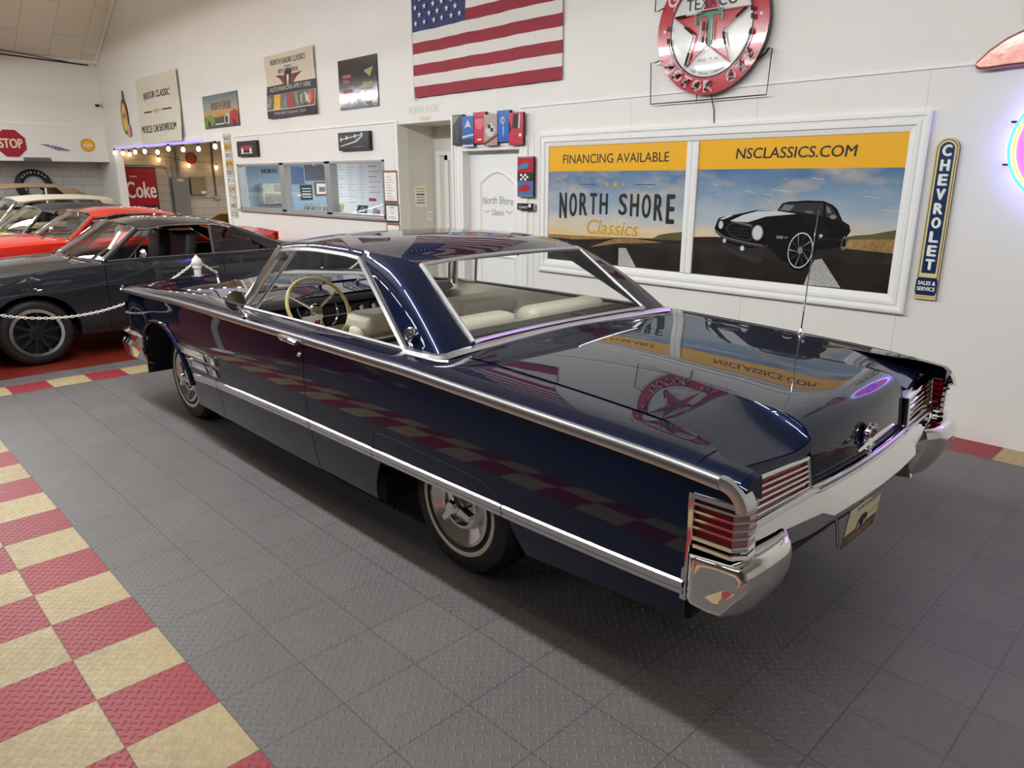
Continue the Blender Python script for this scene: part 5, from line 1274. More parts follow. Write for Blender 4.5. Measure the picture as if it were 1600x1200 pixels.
# two small framed pictures above the office window
def framed(name, label, x0, x1, z0, z1, art, frame_m, face_m, th=.05, fw=.03, cat='picture', group=None):
    a = panel_art(name, label, cat, x0, x1, z0, z1, th, frame_m, frame_m, group); a.rect(fw, a.w-fw, fw, a.h-fw, face_m, .001); art(a); return done(a)
def art1(a):
    a.poly([(.10, .10), (.58, .10), (.58, .15), (.50, .17), (.20, .17), (.10, .14)], DR, .002); a.rect(.12, .56, .045, .055, PWHITE, .002); a.ell(.20, .09, .035, .04, PWHITE, .0025); a.ell(.50, .09, .035, .04, PWHITE, .0025)
def art2(a):
    for p in ([(.05, .13), (.55, .18), (.54, .19), (.05, .145)], [(.05, .05), (.45, .10), (.60, .17), (.58, .18), (.42, .115), (.05, .06)]): a.poly(p, CARW, .002)
    for x, z in ((.07, .14), (.22, .16), (.42, .175), (.58, .19)): a.ell(x, z, .022, .026, CARW, .0025, n=12)
    a.rect(.38, .62, .035, .042, CARM, .002)
framed('framed_picture', 'small black framed picture of a red car, nearer the wide opening', -6.815, -6.105, 2.098, 2.338, art1, BLACK, SATIN)
framed('framed_picture', 'larger black framed picture of a white chassis drawing above the office window', -3.645, -2.90, 2.113, 2.342, art2, BLACK, M('slate', C(46, 46, 50), .3))
# certificates beside the alcove
WOOD = M('frame_wood', C(132, 92, 48), .4, noise=.2, scale=30)
def lines(a):
    for k in range(9): a.rect(.07, .07+.10+.06*((k*7) % 3)/2, a.h-.08-k*.034, a.h-.074-k*.034, GREY, .002)
framed('framed_certificate', 'tall wood framed certificate beside the alcove edge', -2.668, -2.355, 1.452, 1.848, lines, WOOD, PWHITE, .02, .025, 'certificate')
def seal(a): a.ell(.15, .15, .035, .04, GREY, .002, inner=.8); a.rect(.08, .22, .19, .196, GREY, .002); a.rect(.09, .21, .07, .075, DR, .002); a.rect(.07, .23, .05, .055, GREY, .002)
framed('framed_certificate', 'square green framed certificate directly below the wood framed one', -2.648, -2.345, 1.205, 1.437, seal, M('frame_green', C(28, 58, 46), .4), PWHITE, .02, .022, 'certificate')
framed('framed_certificate', 'low framed card under the green framed certificate', -2.64, -2.34, 1.02, 1.19, lambda a: a.rect(.06, .24, .08, .085, GREY, .002), WOOD, PWHITE, .02, .022, 'certificate')
# faint lettering over the alcove
a = Art((-1.80, W-.0015, 2.51), (1, 0, 0), (0, 0, 1), (0, -1, 0)); a.text('NORTH SHORE', 0, .025, .085, M('faint_grey', C(214, 213, 210), .5), .001, w=.58); a.text('Classics', .02, -.075, .05, M('faint_gold', C(228, 206, 150), .5), .001, w=.22, shear=.2)
tag(a.build('wall_lettering', flat=True), 'faint grey and gold shop lettering on the wall just under the flag', 'lettering')

# six canvas prints in a row over the white door
CV = [('darkest narrow canvas of a grille, at the left end of the row over the door', -1.215, -1.03, 2.112, 2.430, (44, 40, 36), 0), ('narrow canvas of a bright blue car nose hanging lowest in the row over the door', -1.04, -.85, 2.088, 2.405, (26, 98, 176), 1),
      ('narrow canvas of a crimson bonnet, third in the row over the door', -.86, -.66, 2.118, 2.437, (196, 28, 60), 2), ('narrow canvas of a silver-pink car with vents in the row over the door', -.68, -.47, 2.09, 2.405, (176, 150, 138), 3),
      ('tallest set canvas of a plain blue bonnet in the row over the door', -.48, -.285, 2.122, 2.432, (20, 92, 190), 4), ('canvas of a red car window at the right end of the row over the door', -.29, -.19+.01, 2.088, 2.392, (192, 40, 62), 5)]
CV[5] = (CV[5][0], -.295, -.085, 2.085, 2.40, CV[5][5], 5)
for lb, x0, x1, z0, z1, c, k in CV:
    base = M('canvas_print', C(*c), .3, noise=.25, scale=9, coat=.3); a = panel_art('canvas_print', lb, 'picture', x0, x1, z0, z1, .035 if k % 2 == 0 else .028, base, BLACK, 'canvas prints over the white door', off=.019+.012*(k % 2)); w_, h_ = a.w, a.h
    if k == 0: [a.poly([(w_*(.2+.16*q), .02), (w_*(.24+.16*q), .02), (w_*(.12+.2*q), h_*.65), (w_*(.06+.2*q), h_*.65)], GREY, .001) for q in range(3)]; a.poly([(0, h_*.62), (w_*.7, h_*.96), (0, h_*.96)], CARM, .0012)
    if k == 1: a.poly([(.0, h_*.28), (w_, h_*.36), (w_, h_*.42), (0, h_*.36)], CARW, .001); a.rect(0, w_, .03, h_*.25, NAVY, .001); a.ell(w_*.6, h_*.14, .02, .028, INK, .0014, inner=.7); a.poly([(w_*.2, h_*.6), (w_*.5, h_*.9), (w_*.8, h_*.62), (w_*.5, h_*.68)], CARW, .001); a.rect(0, w_, .0, .02, CARW, .0012)
    if k == 2: a.ell(w_*.5, h_*.66, w_*.34, h_*.22, M('canvas_pink', C(226, 96, 110), .3), .001); a.rect(0, w_, h_*.80, h_*.86, M('canvas_deep', C(128, 14, 40), .3), .0012); a.ell(w_*.5, h_*.12, w_*.2, .008, PWHITE, .0012)
    if k == 3: a.poly([(w_*.1, h_*.5), (w_*.5, h_*.75), (w_*.9, h_*.5), (w_*.6, h_*.28), (w_*.3, h_*.3)], CARW, .001); a.rect(w_*.3, w_*.52, h_*.55, h_*.68, INK, .0013); a.rect(w_*.5, w_*.72, h_*.44, h_*.56, INK, .0013); a.poly([(0, 0), (w_, h_*.28), (w_, h_*.36), (0, h_*.10)], BRN, .001)
    if k == 4: a.ell(w_*.46, h_*.68, .03, .036, SILVER, .001); a.ell(w_*.5, h_*.36, w_*.05, h_*.2, M('canvas_sky', C(130, 190, 236), .3), .001); a.ell(w_*.46, h_*.68, .02, .024, GREY, .0014)
    if k == 5: a.poly([(w_*.25, h_*.52), (w_*.32, h_*.96), (w_*.68, h_*.96), (w_*.62, h_*.5)], INK, .001); a.poly([(w_*.66, h_*.5), (w_*.72, h_*.96), (w_*.80, h_*.96), (w_*.76, h_*.52)], CARW, .001); a.poly([(0, h_*.3), (w_*.2, h_*.5), (0, h_*.8)], INK, .001); a.ell(w_*.8, h_*.3, .02, .016, PWHITE, .001)
    done(a)
# tall canvas and little name plate beside the door
a = panel_art('tall_canvas', 'tall canvas of red and blue cars with a chequered flag beside the white door', 'picture', -.175, .055, 1.565, 1.966, .03, M('canvas_red', C(188, 30, 44), .3), SATIN, off=.019)
a.rect(0, a.w, .16, .245, INK, .0008); a.rect(0, a.w, 0, .16, M('canvas_blue', C(84, 112, 176), .3), .0008); a.poly([(.01, .09), (.12, .135), (.20, .10), (.16, .06), (.02, .05)], RED, .0014); a.poly([(.0, .30), (.10, .345), (.17, .33), (.15, .29), (0, .275)], M('canvas_teal', C(60, 140, 176), .3), .0014)
for i in range(4):
    for j in range(3):
        if (i+j) % 2 == 0: a.rect(.04+.03*i, .07+.03*i, .165+.022*j, .187+.022*j, PWHITE, .0014)
a.rect(0, a.w, .386, a.h, GREY, .001); a.rect(0, a.w, 0, .018, GREY, .001); done(a)
a = panel_art('name_plate', 'small black name plate with silver script hung under the tall canvas', 'sign', -.178, .062, 1.432, 1.50, .03, BLACK, SILVER, off=.019)
a.text('Camaro', .09, .034, .036, PWHITE, .001, w=.13, shear=.25); a.ell(.185, .045, .02, .018, PWHITE, .001); done(a)
# notice and socket in the alcove (on its left side wall)
nt = Art((-2.328, 3.045, 1.395), (0, 1, 0), (0, 0, 1), (1, 0, 0)); nt.slab([(0, 0), (.20, -.01), (.19, .27), (0, .26)], PWHITE, 0, .002)
for k, m_ in enumerate((YEL, YEL, INK, GOLD, GOLD, GREY)): nt.rect(.03, .16, .22-.035*k, .235-.035*k, m_, .003)
tag(nt.build('paper_notice', flat=True), 'white paper notice with yellow lines taped inside the alcove', 'notice')
nt = Art((-2.330, 3.25, 1.22), (0, 1, 0), (0, 0, 1), (1, 0, 0)); nt.slab([(0, 0), (.075, 0), (.075, .12), (0, .12)], TRIM, 0, .006); nt.rect(.03, .045, .03, .05, GREY, .0065); nt.rect(.03, .045, .07, .09, GREY, .0065)
tag(nt.build('wall_socket', flat=True), 'white wall socket low in the alcove under the paper notice', 'socket')

# tall enamel sign, right of the frame
a = Art((3.838, W-.012, 0), (1, 0, 0), (0, 0, 1), (0, -1, 0)); CRG = M('enamel_cream', C(226, 204, 140), .35, noise=.08); ENB = M('enamel_blue', C(20, 46, 84), .3, noise=.06); LTB = M('enamel_shadow', C(110, 176, 206), .3)
def capsule(w_, z0, z1): return [(-w_, z0), (w_, z0)] + [(w_*math.cos(PI*k/16), z1-w_+w_*math.sin(PI*k/16)) for k in range(17)]
a.slab(capsule(.070, .940, 2.008), CRG, -.008, .012, M('sign_edge', C(40, 40, 44), .5)); a.poly(capsule(.062, .955, 1.998), ENB, .0125); a.poly(capsule(.057, 1.09, 1.992), CRG, .013); a.poly(capsule(.045, 1.12, 1.98), ENB, .0135)
a.rect(-.068, .068, .985, 1.075, ENB, .0142); a.rect(-.066, .066, .958, .968, CRG, .0145)
for k, ch in enumerate('CHEVROLET'):
    z = 1.928-.0935*k; a.text(ch, .004, z-.004, .068, LTB, .0142, w=.058, bold=.08); a.text(ch, 0, z, .068, PWHITE, .0147, w=.058, bold=.09)
a.text('SALES &', 0, 1.052, .026, PWHITE, .0148, w=.112, bold=.07); a.text('SERVICE', 0, 1.012, .026, PWHITE, .0148, w=.116, bold=.07)
tag(a.build('enamel_sign', flat=True), 'tall narrow blue and cream vertical sign reading SALES & SERVICE at its foot', 'sign')

# round neon oil sign
TR = M('enamel_sign_red', C(190, 46, 58), .16, coat=.8, noise=.04); TWH = M('enamel_sign_white', C(222, 220, 216), .16, coat=.8); TG = M('enamel_green', C(20, 122, 70), .25); GTU = M('unlit_glass_tube', C(206, 200, 200), .15); BT = M('blackout_tube', C(22, 22, 24), .4)
tx = thing('round_neon_sign', 'round red and white star sign reading MOTOR OIL with unlit glass tubes', 'sign', (2.022, W, 2.90))
a = Art((0, -.075, 0), (1, 0, 0), (0, 0, 1), (0, -1, 0))
circ = [(.497*math.cos(2*PI*k/72), .497*math.sin(2*PI*k/72)) for k in range(72)]
a.slab(circ, TR, -.05, 0, M('sign_rim', C(70, 66, 66), .4)); a.ell(0, 0, .372, .372, INK, .0006, 64, inner=.97); a.ell(0, 0, .361, .361, TWH, .0007, 64)
a.star(0, 0, .352, TR, .0012, inner=.385)
a.poly([(-.125, .125), (.115, .125), (.115, .035), (.085, .035), (.08, .078), (.03, .08), (.03, -.12), (.0, -.145), (-.03, -.12), (-.03, .08), (-.09, .08), (-.095, .03), (-.125, .03)], M('dark_green', C(14, 50, 34), .3), .0018); a.poly([(-.115, .115), (.105, .115), (.105, .045), (.09, .045), (.085, .088), (.02, .09), (.02, -.115), (0, -.13), (-.02, -.115), (-.02, .088), (-.088, .088), (-.10, .04), (-.115, .04)], TG, .0024)
a.text('TEXACO', 0, .185, .085, INK, .0024, w=.46, bold=.02)
a.text('REG.  T. M.', 0, -.235, .022, INK, .0018, w=.19)
def arc_text(a, t, r, h, a0, da, mat, d, w_, bold=.03):
    for k, ch in enumerate(t):
        if ch == ' ': continue
        an = a0+da*k; a.text(ch, r*math.cos(an), r*math.sin(an), h, mat, d, w=w_*(.45 if ch == 'I' else 1), rot=an+PI/2, bold=bold)
arc_text(a, 'MOTOR OIL', .432, .085, PI*1.20, PI*.0775, M('letter_pink', C(222, 190, 192), .3), .0014, .088, .04)
arc_text(a, 'THE TEXAS COMPANY', .338, .020, PI*1.35, PI*.0185, INK, .0018, .016, .01)
for an in (PI*.985, PI*.03, PI*.80): a.ell(.43*math.cos(an), .43*math.sin(an), .013, .013, TWH, .0014, 16)
a.ell(-.36, .245, .05, .05, M('letter_pink2', C(222, 190, 192), .3), .0014, 20, inner=.6); a.ell(.36, .245, .05, .05, M('letter_pink3', C(222, 190, 192), .3), .0014, 20, inner=.6)
a.build('sign_face', tx, flat=True)
tb = MB(); KB = []
def ks(*a):
    q = MB(); q.tube(*a); KB.append(q)
TP = lambda x, z, d=.028: (x, -.075-d, z)
sp_ = [(.340*(1 if k % 2 == 0 else .40)*math.sin(PI*k/5), .340*(1 if k % 2 == 0 else .40)*math.cos(PI*k/5)) for k in range(10)]
tb.tube([TP(*q) for q in sp_], .0055, 6, closed=True)
for k in range(10):
    p, q = Vector(sp_[k]), Vector(sp_[(k+1) % 10])
    if k in (2, 3, 6, 7, 8): p1 = p.lerp(q, .05); p2 = p.lerp(q, .45); ks([TP(*p1), TP(*p2)], .009, 6); ks([TP(p1.x, p1.y, 0), TP(p1.x, p1.y)], .005, 6)
for r0, r1 in ((.10, .34), (.60, .86), (1.05, 1.30), (1.70, 1.96)):
    pts = [TP(.37*math.cos(PI*t), .37*math.sin(PI*t)) for t in frange(r0, r1, 14)]; tb.tube(pts, .005, 6)
for t in (.97, 1.05, .02, .07, 1.93): ks([TP(.375*math.cos(PI*(t-.012)), .375*math.sin(PI*(t-.012))), TP(.375*math.cos(PI*(t+.018)), .375*math.sin(PI*(t+.018)))], .012, 6)
for x in (-.07, .03): tb.tube([TP(x, .05), TP(x, -.10)], .005, 6)
tb.tube([TP(-.125, .03), TP(-.125, .125), TP(.115, .125), TP(.115, .035)], .005, 6); ks([TP(-.045, .04), TP(-.045, -.02)], .009, 6); ks([TP(-.045, -.07), TP(-.045, -.11)], .008, 6)
for k in range(9):
    if k == 5: continue
    an = PI*1.20+PI*.0775*k; c = Vector((.432*math.cos(an), .432*math.sin(an))); d = Vector((math.cos(an+PI/2), math.sin(an+PI/2))); e_ = Vector((math.cos(an), math.sin(an)))
    ks([TP(*(c+d*.03-e_*.03), .02), TP(*(c-d*.02+e_*.035), .024)], .007, 6); tb.tube([TP(*(c+d*.03+e_*.03), .026), TP(*(c-d*.025+e_*.0), .026), TP(*(c+d*.02-e_*.035), .026)], .005, 6)
tb.build('glass_tubing', GTU, tx); [q.build('blackout_sleeve', BT, tx) for q in KB]
wf = MB(); wf.tube([(-.45, -.10, -.20), (-.52, -.06, -.205), (-.572, -.05, -.20), (-.556, -.05, -.532), (-.10, -.05, -.534), (.514, -.05, -.534), (.527, -.05, -.21), (.46, -.10, -.215)], .005, 6)
wf.build('wire_bracket', BT, tx)
wf = MB(); wf.tube([(-.555, -.05, .42), (-.555, -.05, .195), (-.50, -.07, .19), (-.44, -.09, .2)], .005, 6); wf.build('wire_bracket', BT, tx)
wf = MB(); wf.tube([(.03, -.05, -.48), (.034, -.03, -.54), (.045, -.008, -.62), (.05, -.006, -.715)], .004, 6); wf.tube([(-.1, -.05, -.49), (-.1, -.05, -.534)], .004, 6); wf.tube([(.40, -.05, -.28), (.47, -.04, -.24), (.50, -.04, -.2)], .007, 6); wf.build('power_cord', BT, tx)

# lit neon sign at the right edge
def EM(name, col, s):
    m = bpy.data.materials.new(name); m.use_nodes = True; p = m.node_tree.nodes['Principled BSDF']; p.inputs['Base Color'].default_value = (*col, 1); p.inputs['Emission Color'].default_value = (*col, 1); p.inputs['Emission Strength'].default_value = s; p.inputs['Roughness'].default_value = .3
    return m
ns = thing('lit_neon_sign', 'lit round neon sign with cyan and yellow rings glowing violet at right edge', 'sign', (4.548, W, 1.945)); ns.scale = (.74, .9, .74)
m = MB(); m.lathe([(0, .07), (.42, .07), (.43, .06), (.43, .05), (0, .05)], (0, 0, 0), 'y', 64, -1); m.build('sign_face', EM('neon_pink_face', C(226, 110, 226), .85), ns, sharp=30)
def ring(r, y, t, mat, nm): m = MB(); m.tube([(r*math.cos(2*PI*k/72), y, r*math.sin(2*PI*k/72)) for k in range(72)], t, 10, closed=True); m.build(nm, mat, ns)
ring(.468, -.11, .011, EM('neon_cyan', C(60, 220, 255), 3.0), 'cyan_tube'); ring(.435, -.11, .011, EM('neon_yellow', C(255, 214, 60), 2.2), 'yellow_tube'); ring(.44, -.034, .026, EM('neon_violet', (.20, .11, 1.0), 15.0), 'violet_halo_tube')
m = MB(); pl = [(-.30, .06), (-.12, .06), (-.08, .12), (.12, .12), (.08, .06), (.30, .06), (.24, -.06), (.08, -.06), (.04, -.12), (-.16, -.12), (-.12, -.06), (-.36, -.06)]
m.prism(pl, lambda u_, v_, q_: (u_, -.085-q_, v_), 0, .01); m.build('bow_shape', EM('neon_blue', C(40, 80, 255), 2.0), ns, flat=True)
m = MB(); m.prism([(-.18, .035), (.18, .035), (.16, -.035), (-.20, -.035)], lambda u_, v_, q_: (u_, -.10-q_, v_), 0, .006); m.build('red_bar', EM('neon_red', C(255, 30, 60), 2.2), ns, flat=True)
for z, x in ((.185, -.445), (-.155, -.455)): m = MB(); m.tube([(x+.02, -.10, z), (x-.04, -.09, z+.002), (x-.045, -.0, z+.004)], .008, 8); m.build('standoff', BT, ns)
# copper-pink shoe shape above it
PK = M('copper_pink_metal', C(206, 150, 140), .22, .75, noise=.1, scale=10, bump=.2)
sh = thing('cutout_leg_sign', 'copper-pink cut-out leg and shoe sign at the top right corner', 'sign', (4.1, W, 2.5))
m = MB(); m.prism([(-.175, -.075), (-.165, -.045), (-.10, .02), (-.02, .075), (.06, .11), (.14, .12), (.30, .13), (.42, .10), (.46, .0), (.42, -.085), (.20, -.095), (.05, -.092), (-.10, -.10), (-.15, -.098)], lambda u_, v_, q_: (u_, -q_, v_), .01, .07); m.build('shoe', PK, sh, bevel=.02, seg=3)
m = MB(); m.prism([(.04, .22), (.05, .30), (.12, .42), (.25, .62), (.42, .62), (.36, .38), (.26, .2), (.2, .12), (.08, .12)], lambda u_, v_, q_: (u_, -q_, v_), .01, .06); m.build('leg', PK, sh, bevel=.018, seg=3)

# ------------------------------------------------------------------ far end wall
a = end_art(-13.795, .93, 2.48); OC = [(.275*math.cos(PI/8+PI/4*k)/math.cos(PI/8)*1.0, .275*math.sin(PI/8+PI/4*k)/math.cos(PI/8)) for k in range(8)]
SRD = M('stop_red', C(158, 22, 44), .35); a.slab(OC, SRD, 0, .012, SILVER)
a.text('STOP', 0, 0, .19, M('stop_cream', C(232, 220, 190), .4), .013, w=.44, bold=.05); tag(a.build('stop_sign', flat=True), 'red octagonal STOP sign on the beam above the parked cars', 'sign')
a = end_art(-13.795, 2.42, 2.485); a.slab([(.145*math.cos(2*PI*k/32), .145*math.sin(2*PI*k/32)) for k in range(32)], YEL, 0, .01, SATIN); a.ell(0, 0, .125, .125, M('olive', C(120, 96, 20), .4), .0105, inner=.93); a.rect(-.09, .09, -.022, .022, PWHITE, .0108); a.text('SERVICE', 0, 0, .026, BRN, .0112, w=.14); tag(a.build('round_sign', flat=True), 'small round yellow sign on the beam right of the STOP sign', 'sign')
a = end_art(-13.795, 1.74, 2.415); a.slab([(-.28, .065), (-.16, .065), (.10, .015), (.30, -.05), (.28, -.066), (.06, -.06), (-.16, .03)], M('pennant_violet', C(120, 104, 150), .4, noise=.3, scale=25), 0, .008, GREY); [a.star(-.08+.07*k, .02-.022*k, .018, PWHITE, .0085) for k in range(5)]
tag(a.build('pennant', flat=True), 'slim violet pennant with pale stars between the STOP sign and the yellow disc', 'pennant')
a = end_art(-13.795, 1.38, 2.122); a.slab([(-.26, 0), (.26, 0), (.26, .075), (-.26, .075)], SATIN, 0, .01); a.rect(-.25, .25, .008, .067, GREY, .0105); a.text('CAMARO DRIVE AVE', 0, .037, .038, INK, .011, w=.46, bold=.02); tag(a.build('street_plate', flat=True), 'grey and black street name plate on the lower edge of the beam', 'sign')
t_ = thing('display_tyre', 'white lettered black tyre mounted high on the recess wall behind the tan-topped car', 'tyre', (-14.56, 1.36, 1.60))
m = MB(); m.lathe([(.215, .02), (.22, .0), (.34, .0), (.36, .03), (.36, .18), (.34, .20), (.29, .215), (.23, .20), (.215, .18)], (0, 0, 0), 'x', 48, 1); m.build('tyre_casing', RUBBER, t_, sharp=35)
m = MB(); m.lathe([(0, .10), (.215, .10)], (0, 0, 0), 'x', 32, 1); m.lathe([(.215, .19), (.205, .17), (.2, .11)], (0, 0, 0), 'x', 32, 1); m.build('tyre_rim', SILVER, t_)
ar_ = Art((.2165, 0, 0), (0, 1, 0), (0, 0, 1), (1, 0, 0))
for k, ch in enumerate('GOODYEAR'): an = PI*.78-PI*.56*k/7; ar_.text(ch, .29*math.cos(an), .29*math.sin(an), .04, PWHITE, .001, w=.034, rot=an-PI/2, bold=.03)
ar_.build('tyre_lettering', t_, flat=True)
c_ = thing('security_camera', 'small white dome security camera in the corner where the two walls meet', 'camera', (-13.85, 2.74, 3.36))
m = MB(); m.box(0, .05, -.04, .04, -.03, .06); m.tube([(.05, 0, .02), (.14, -.02, .01)], .035, 12); m.build('camera_housing', TRIM, c_, bevel=.006)
m = MB(); m.lathe([(0, -.04), (.03, -.032), (.045, -.01), (.046, .02), (0, .02)], (.15, -.03, -.01), 'z', 20); m.build('camera_lens', BLACK, c_)

# pin-up style oval sign
a = wall_art(-12.28, 3.03, .006); YO = M('oval_yellow', C(232, 190, 50), .4); BR2 = M('oval_brown', C(70, 52, 44), .4); SK = M('figure_tan', C(206, 160, 130), .5)
a.slab([(.215*math.cos(2*PI*k/36), .36*math.sin(2*PI*k/36)) for k in range(36)], BR2, -.004, .012, BR2); a.ell(0, 0, .165, .29, YO, .0125)
a.poly([(-.10, .06), (.12, .10), (.13, .0), (-.09, -.05)], M('oval_red', C(190, 70, 50), .4), .013)
a.slab([(.05, .52), (.10, .50), (.11, .28), (.17, .10), (.20, -.12), (.29, -.26), (.28, -.38), (.20, -.42), (.02, -.40), (.10, -.30), (.12, -.12), (.06, .12), (.03, .40)], SK, .013, .02, BR2); a.slab([(.04, .52), (.09, .52), (.10, .30), (.05, .22), (.02, .34)], BR2, .02, .024, BR2)
tag(a.build('oval_sign', flat=True), 'yellow oval sign with a tan figure shape, left of the INDOOR CLASSIC banner', 'sign')

# ------------------------------------------------------------------ the wide opening: string lights, strip, machine, boxes
sl = thing('string_lights', 'string of bare white bulbs hung across the top of the wide opening', 'lights', (0, W, 0))
BULB = EM('bulb_glow', (1.0, .86, .62), 9.0)
bp = [(-13.18, 2.325), (-12.614, 2.298), (-11.813, 2.305), (-11.222, 2.303), (-10.491, 2.272), (-9.883, 2.317), (-9.144, 2.285), (-8.419, 2.276), (-7.684, 2.298)]
wp = []
for i, (x, z) in enumerate(bp):
    wp.append((x, -.05, z+.075))
    if i < len(bp)-1: wp.append(((x+bp[i+1][0])/2, -.05, (z+bp[i+1][1])/2+.055))
m = MB(); m.tube(wp, .006, 6); m.build('light_wire', BT, sl)
for x, z in bp:
    m = MB(); m.lathe([(0, -.055), (.022, -.048), (.036, -.02), (.034, .008), (.018, .032), (.014, .04)], (x, -.05, z), 'z', 14); bu = m.build('bulb', BULB, sl); m = MB(); m.lathe([(.017, .035), (.019, .04), (.019, .08), (0, .085)], (x, -.05, z), 'z', 12); m.build('bulb_socket', BT, sl)
sl2 = thing('string_lights', 'second string of warm bulbs glowing against the block wall inside the opening', 'lights', (-14.6, 0, 0))
b2 = [(3.10, 2.40), (3.50, 2.33), (4.17, 2.22), (4.90, 2.09), (5.62, 2.05)]
m = MB(); m.tube([(.12, y, z+.09) for y, z in b2], .006, 6); m.build('light_wire', BT, sl2)
WB = EM('warm_bulb', (1.0, .62, .22), 14.0)
for y, z in b2: m = MB(); m.lathe([(0, -.06), (.025, -.05), (.04, -.02), (.036, .01), (.016, .04)], (.12, y, z), 'z', 14); m.build('bulb', WB, sl2); m = MB(); m.lathe([(.018, .035), (.019, .09), (0, .095)], (.12, y, z), 'z', 12); m.build('bulb_socket', BT, sl2)
m = MB(); m.box(-13.15, -8.2, W-.03, W-.004, 2.385, 2.425); tag(m.build('violet_light_strip', EM('violet_led', (.26, .20, .95), 1.6), flat=True), 'violet LED strip glowing along the top edge of the wide opening', 'light strip')
vm = thing('vending_machine', 'red and black drinks vending machine standing inside the wide opening', 'vending machine', (-14.58, 3.10, 0))
m = MB(); m.box(0, .62, 0, .78, .05, 2.02); m.build('cabinet', SATIN, vm, bevel=.015)
a = Art((.622, 0, 0), (0, 1, 0), (0, 0, 1), (1, 0, 0)); CKR = M('cola_red', C(168, 14, 32), .2, coat=.5); a.slab([(.03, 1.12), (.75, 1.12), (.75, 1.99), (.03, 1.99)], CKR, 0, .01); a.text('Coke', .39, 1.49, .38, PWHITE, .011, w=.69, bold=.03); a.text('Enjoy', .25, 1.80, .06, PWHITE, .011, w=.16); a.build('lit_panel', vm, flat=True)
a = Art((.622, 0, 0), (0, 1, 0), (0, 0, 1), (1, 0, 0)); 
for k in range(6): a.slab([(.06+.115*k, .98), (.155+.115*k, .98), (.155+.115*k, 1.07), (.06+.115*k, 1.07)], (GREY, M('button_tan', C(130, 104, 84), .4), PWHITE, SILVER, GREY, SILVER)[k], 0, .006)
a.slab([(.06, .72), (.24, .72), (.24, .90), (.06, .90)], GREY, 0, .006); a.build('selector_buttons', vm, flat=True)
m = MB(); m.box(-14.6, -14.42, 4.42, 4.82, .60, 1.78); ep = tag(m.build('electrical_cabinet', M('cabinet_grey', C(132, 132, 134), .4, noise=.05), bevel=.01), 'tall grey electrical cabinet on the block wall beside the drinks machine', 'cabinet')
a = Art((-14.419, 4.42, 0), (0, 1, 0), (0, 0, 1), (1, 0, 0)); a.rect(.12, .28, 1.68, 1.75, M('label_yellow', C(206, 196, 140), .5), .001); o = a.build('warning_label', ep, flat=True)
m = MB(); m.lathe([(0, .02), (.018, .018), (.02, 0)], (-14.42, 4.50, .85), 'x', 12); m.build('cabinet_latch', BLACK, ep)
m = MB(); m.box(-14.6, -14.46, 4.90, 5.29, 1.34, 1.79); bx = tag(m.build('junction_box', M('box_beige', C(140, 132, 108), .5), bevel=.012), 'square beige junction box on the block wall right of the grey cabinet', 'box')
a = Art((-14.459, 4.9, 0), (0, 1, 0), (0, 0, 1), (1, 0, 0)); a.rect(.24, .37, 1.37, 1.44, PWHITE, .001); a.build('box_label', bx, flat=True)
a = end_art(-14.59, 5.02, 2.265); a.slab([(.15*math.cos(2*PI*k/32), .15*math.sin(2*PI*k/32)) for k in range(32)], M('disc_red', C(170, 46, 36), .4), 0, .012, SATIN); a.ell(0, 0, .13, .13, M('disc_dark', C(110, 24, 24), .4), .0125, inner=.85); a.rect(-.11, .11, -.03, .03, INK, .013); a.text('SERVICE', 0, 0, .03, SILVER, .0135, w=.18); tag(a.build('round_sign', flat=True), 'round orange-red sign on the block wall above the beige box', 'sign')
PIPE = M('pipe_grey', C(168, 164, 160), .45)
for k, (pts, r, lb) in enumerate((([(-14.56, 4.52, 1.78), (-14.56, 4.52, 3.0)], .028, 'slim pale conduit rising from the left of the grey cabinet'), ([(-14.55, 4.67, 1.78), (-14.55, 4.67, 3.0)], .05, 'thick grey conduit rising from the right of the grey cabinet'),
    ([(-14.575, 3.1, 1.98+.1), (-14.575, 4.25, 2.07), (-14.575, 4.36, 2.02), (-14.575, 4.38, 1.85)], .014, 'thin conduit running level above the drinks machine'), ([(-14.57, 5.58, 2.98), (-14.57, 5.57, 1.28)], .022, 'dark vertical conduit near the right side of the opening'), ([(-14.57, 4.9, 1.26), (-14.57, 5.49, 1.265)], .012, 'thin conduit running level under the beige box'))):
    m = MB(); m.tube(pts, r, 10); tag(m.build('conduit', PIPE if k != 3 else M('pipe_dark', C(96, 92, 92), .5)), lb, 'pipe')
m = MB(); m.box(-14.6, -14.5, 5.50, 5.64, 1.20, 1.32); tag(m.build('outlet_box', PIPE, bevel=.01), 'small grey outlet box at the foot of the dark vertical conduit', 'box')
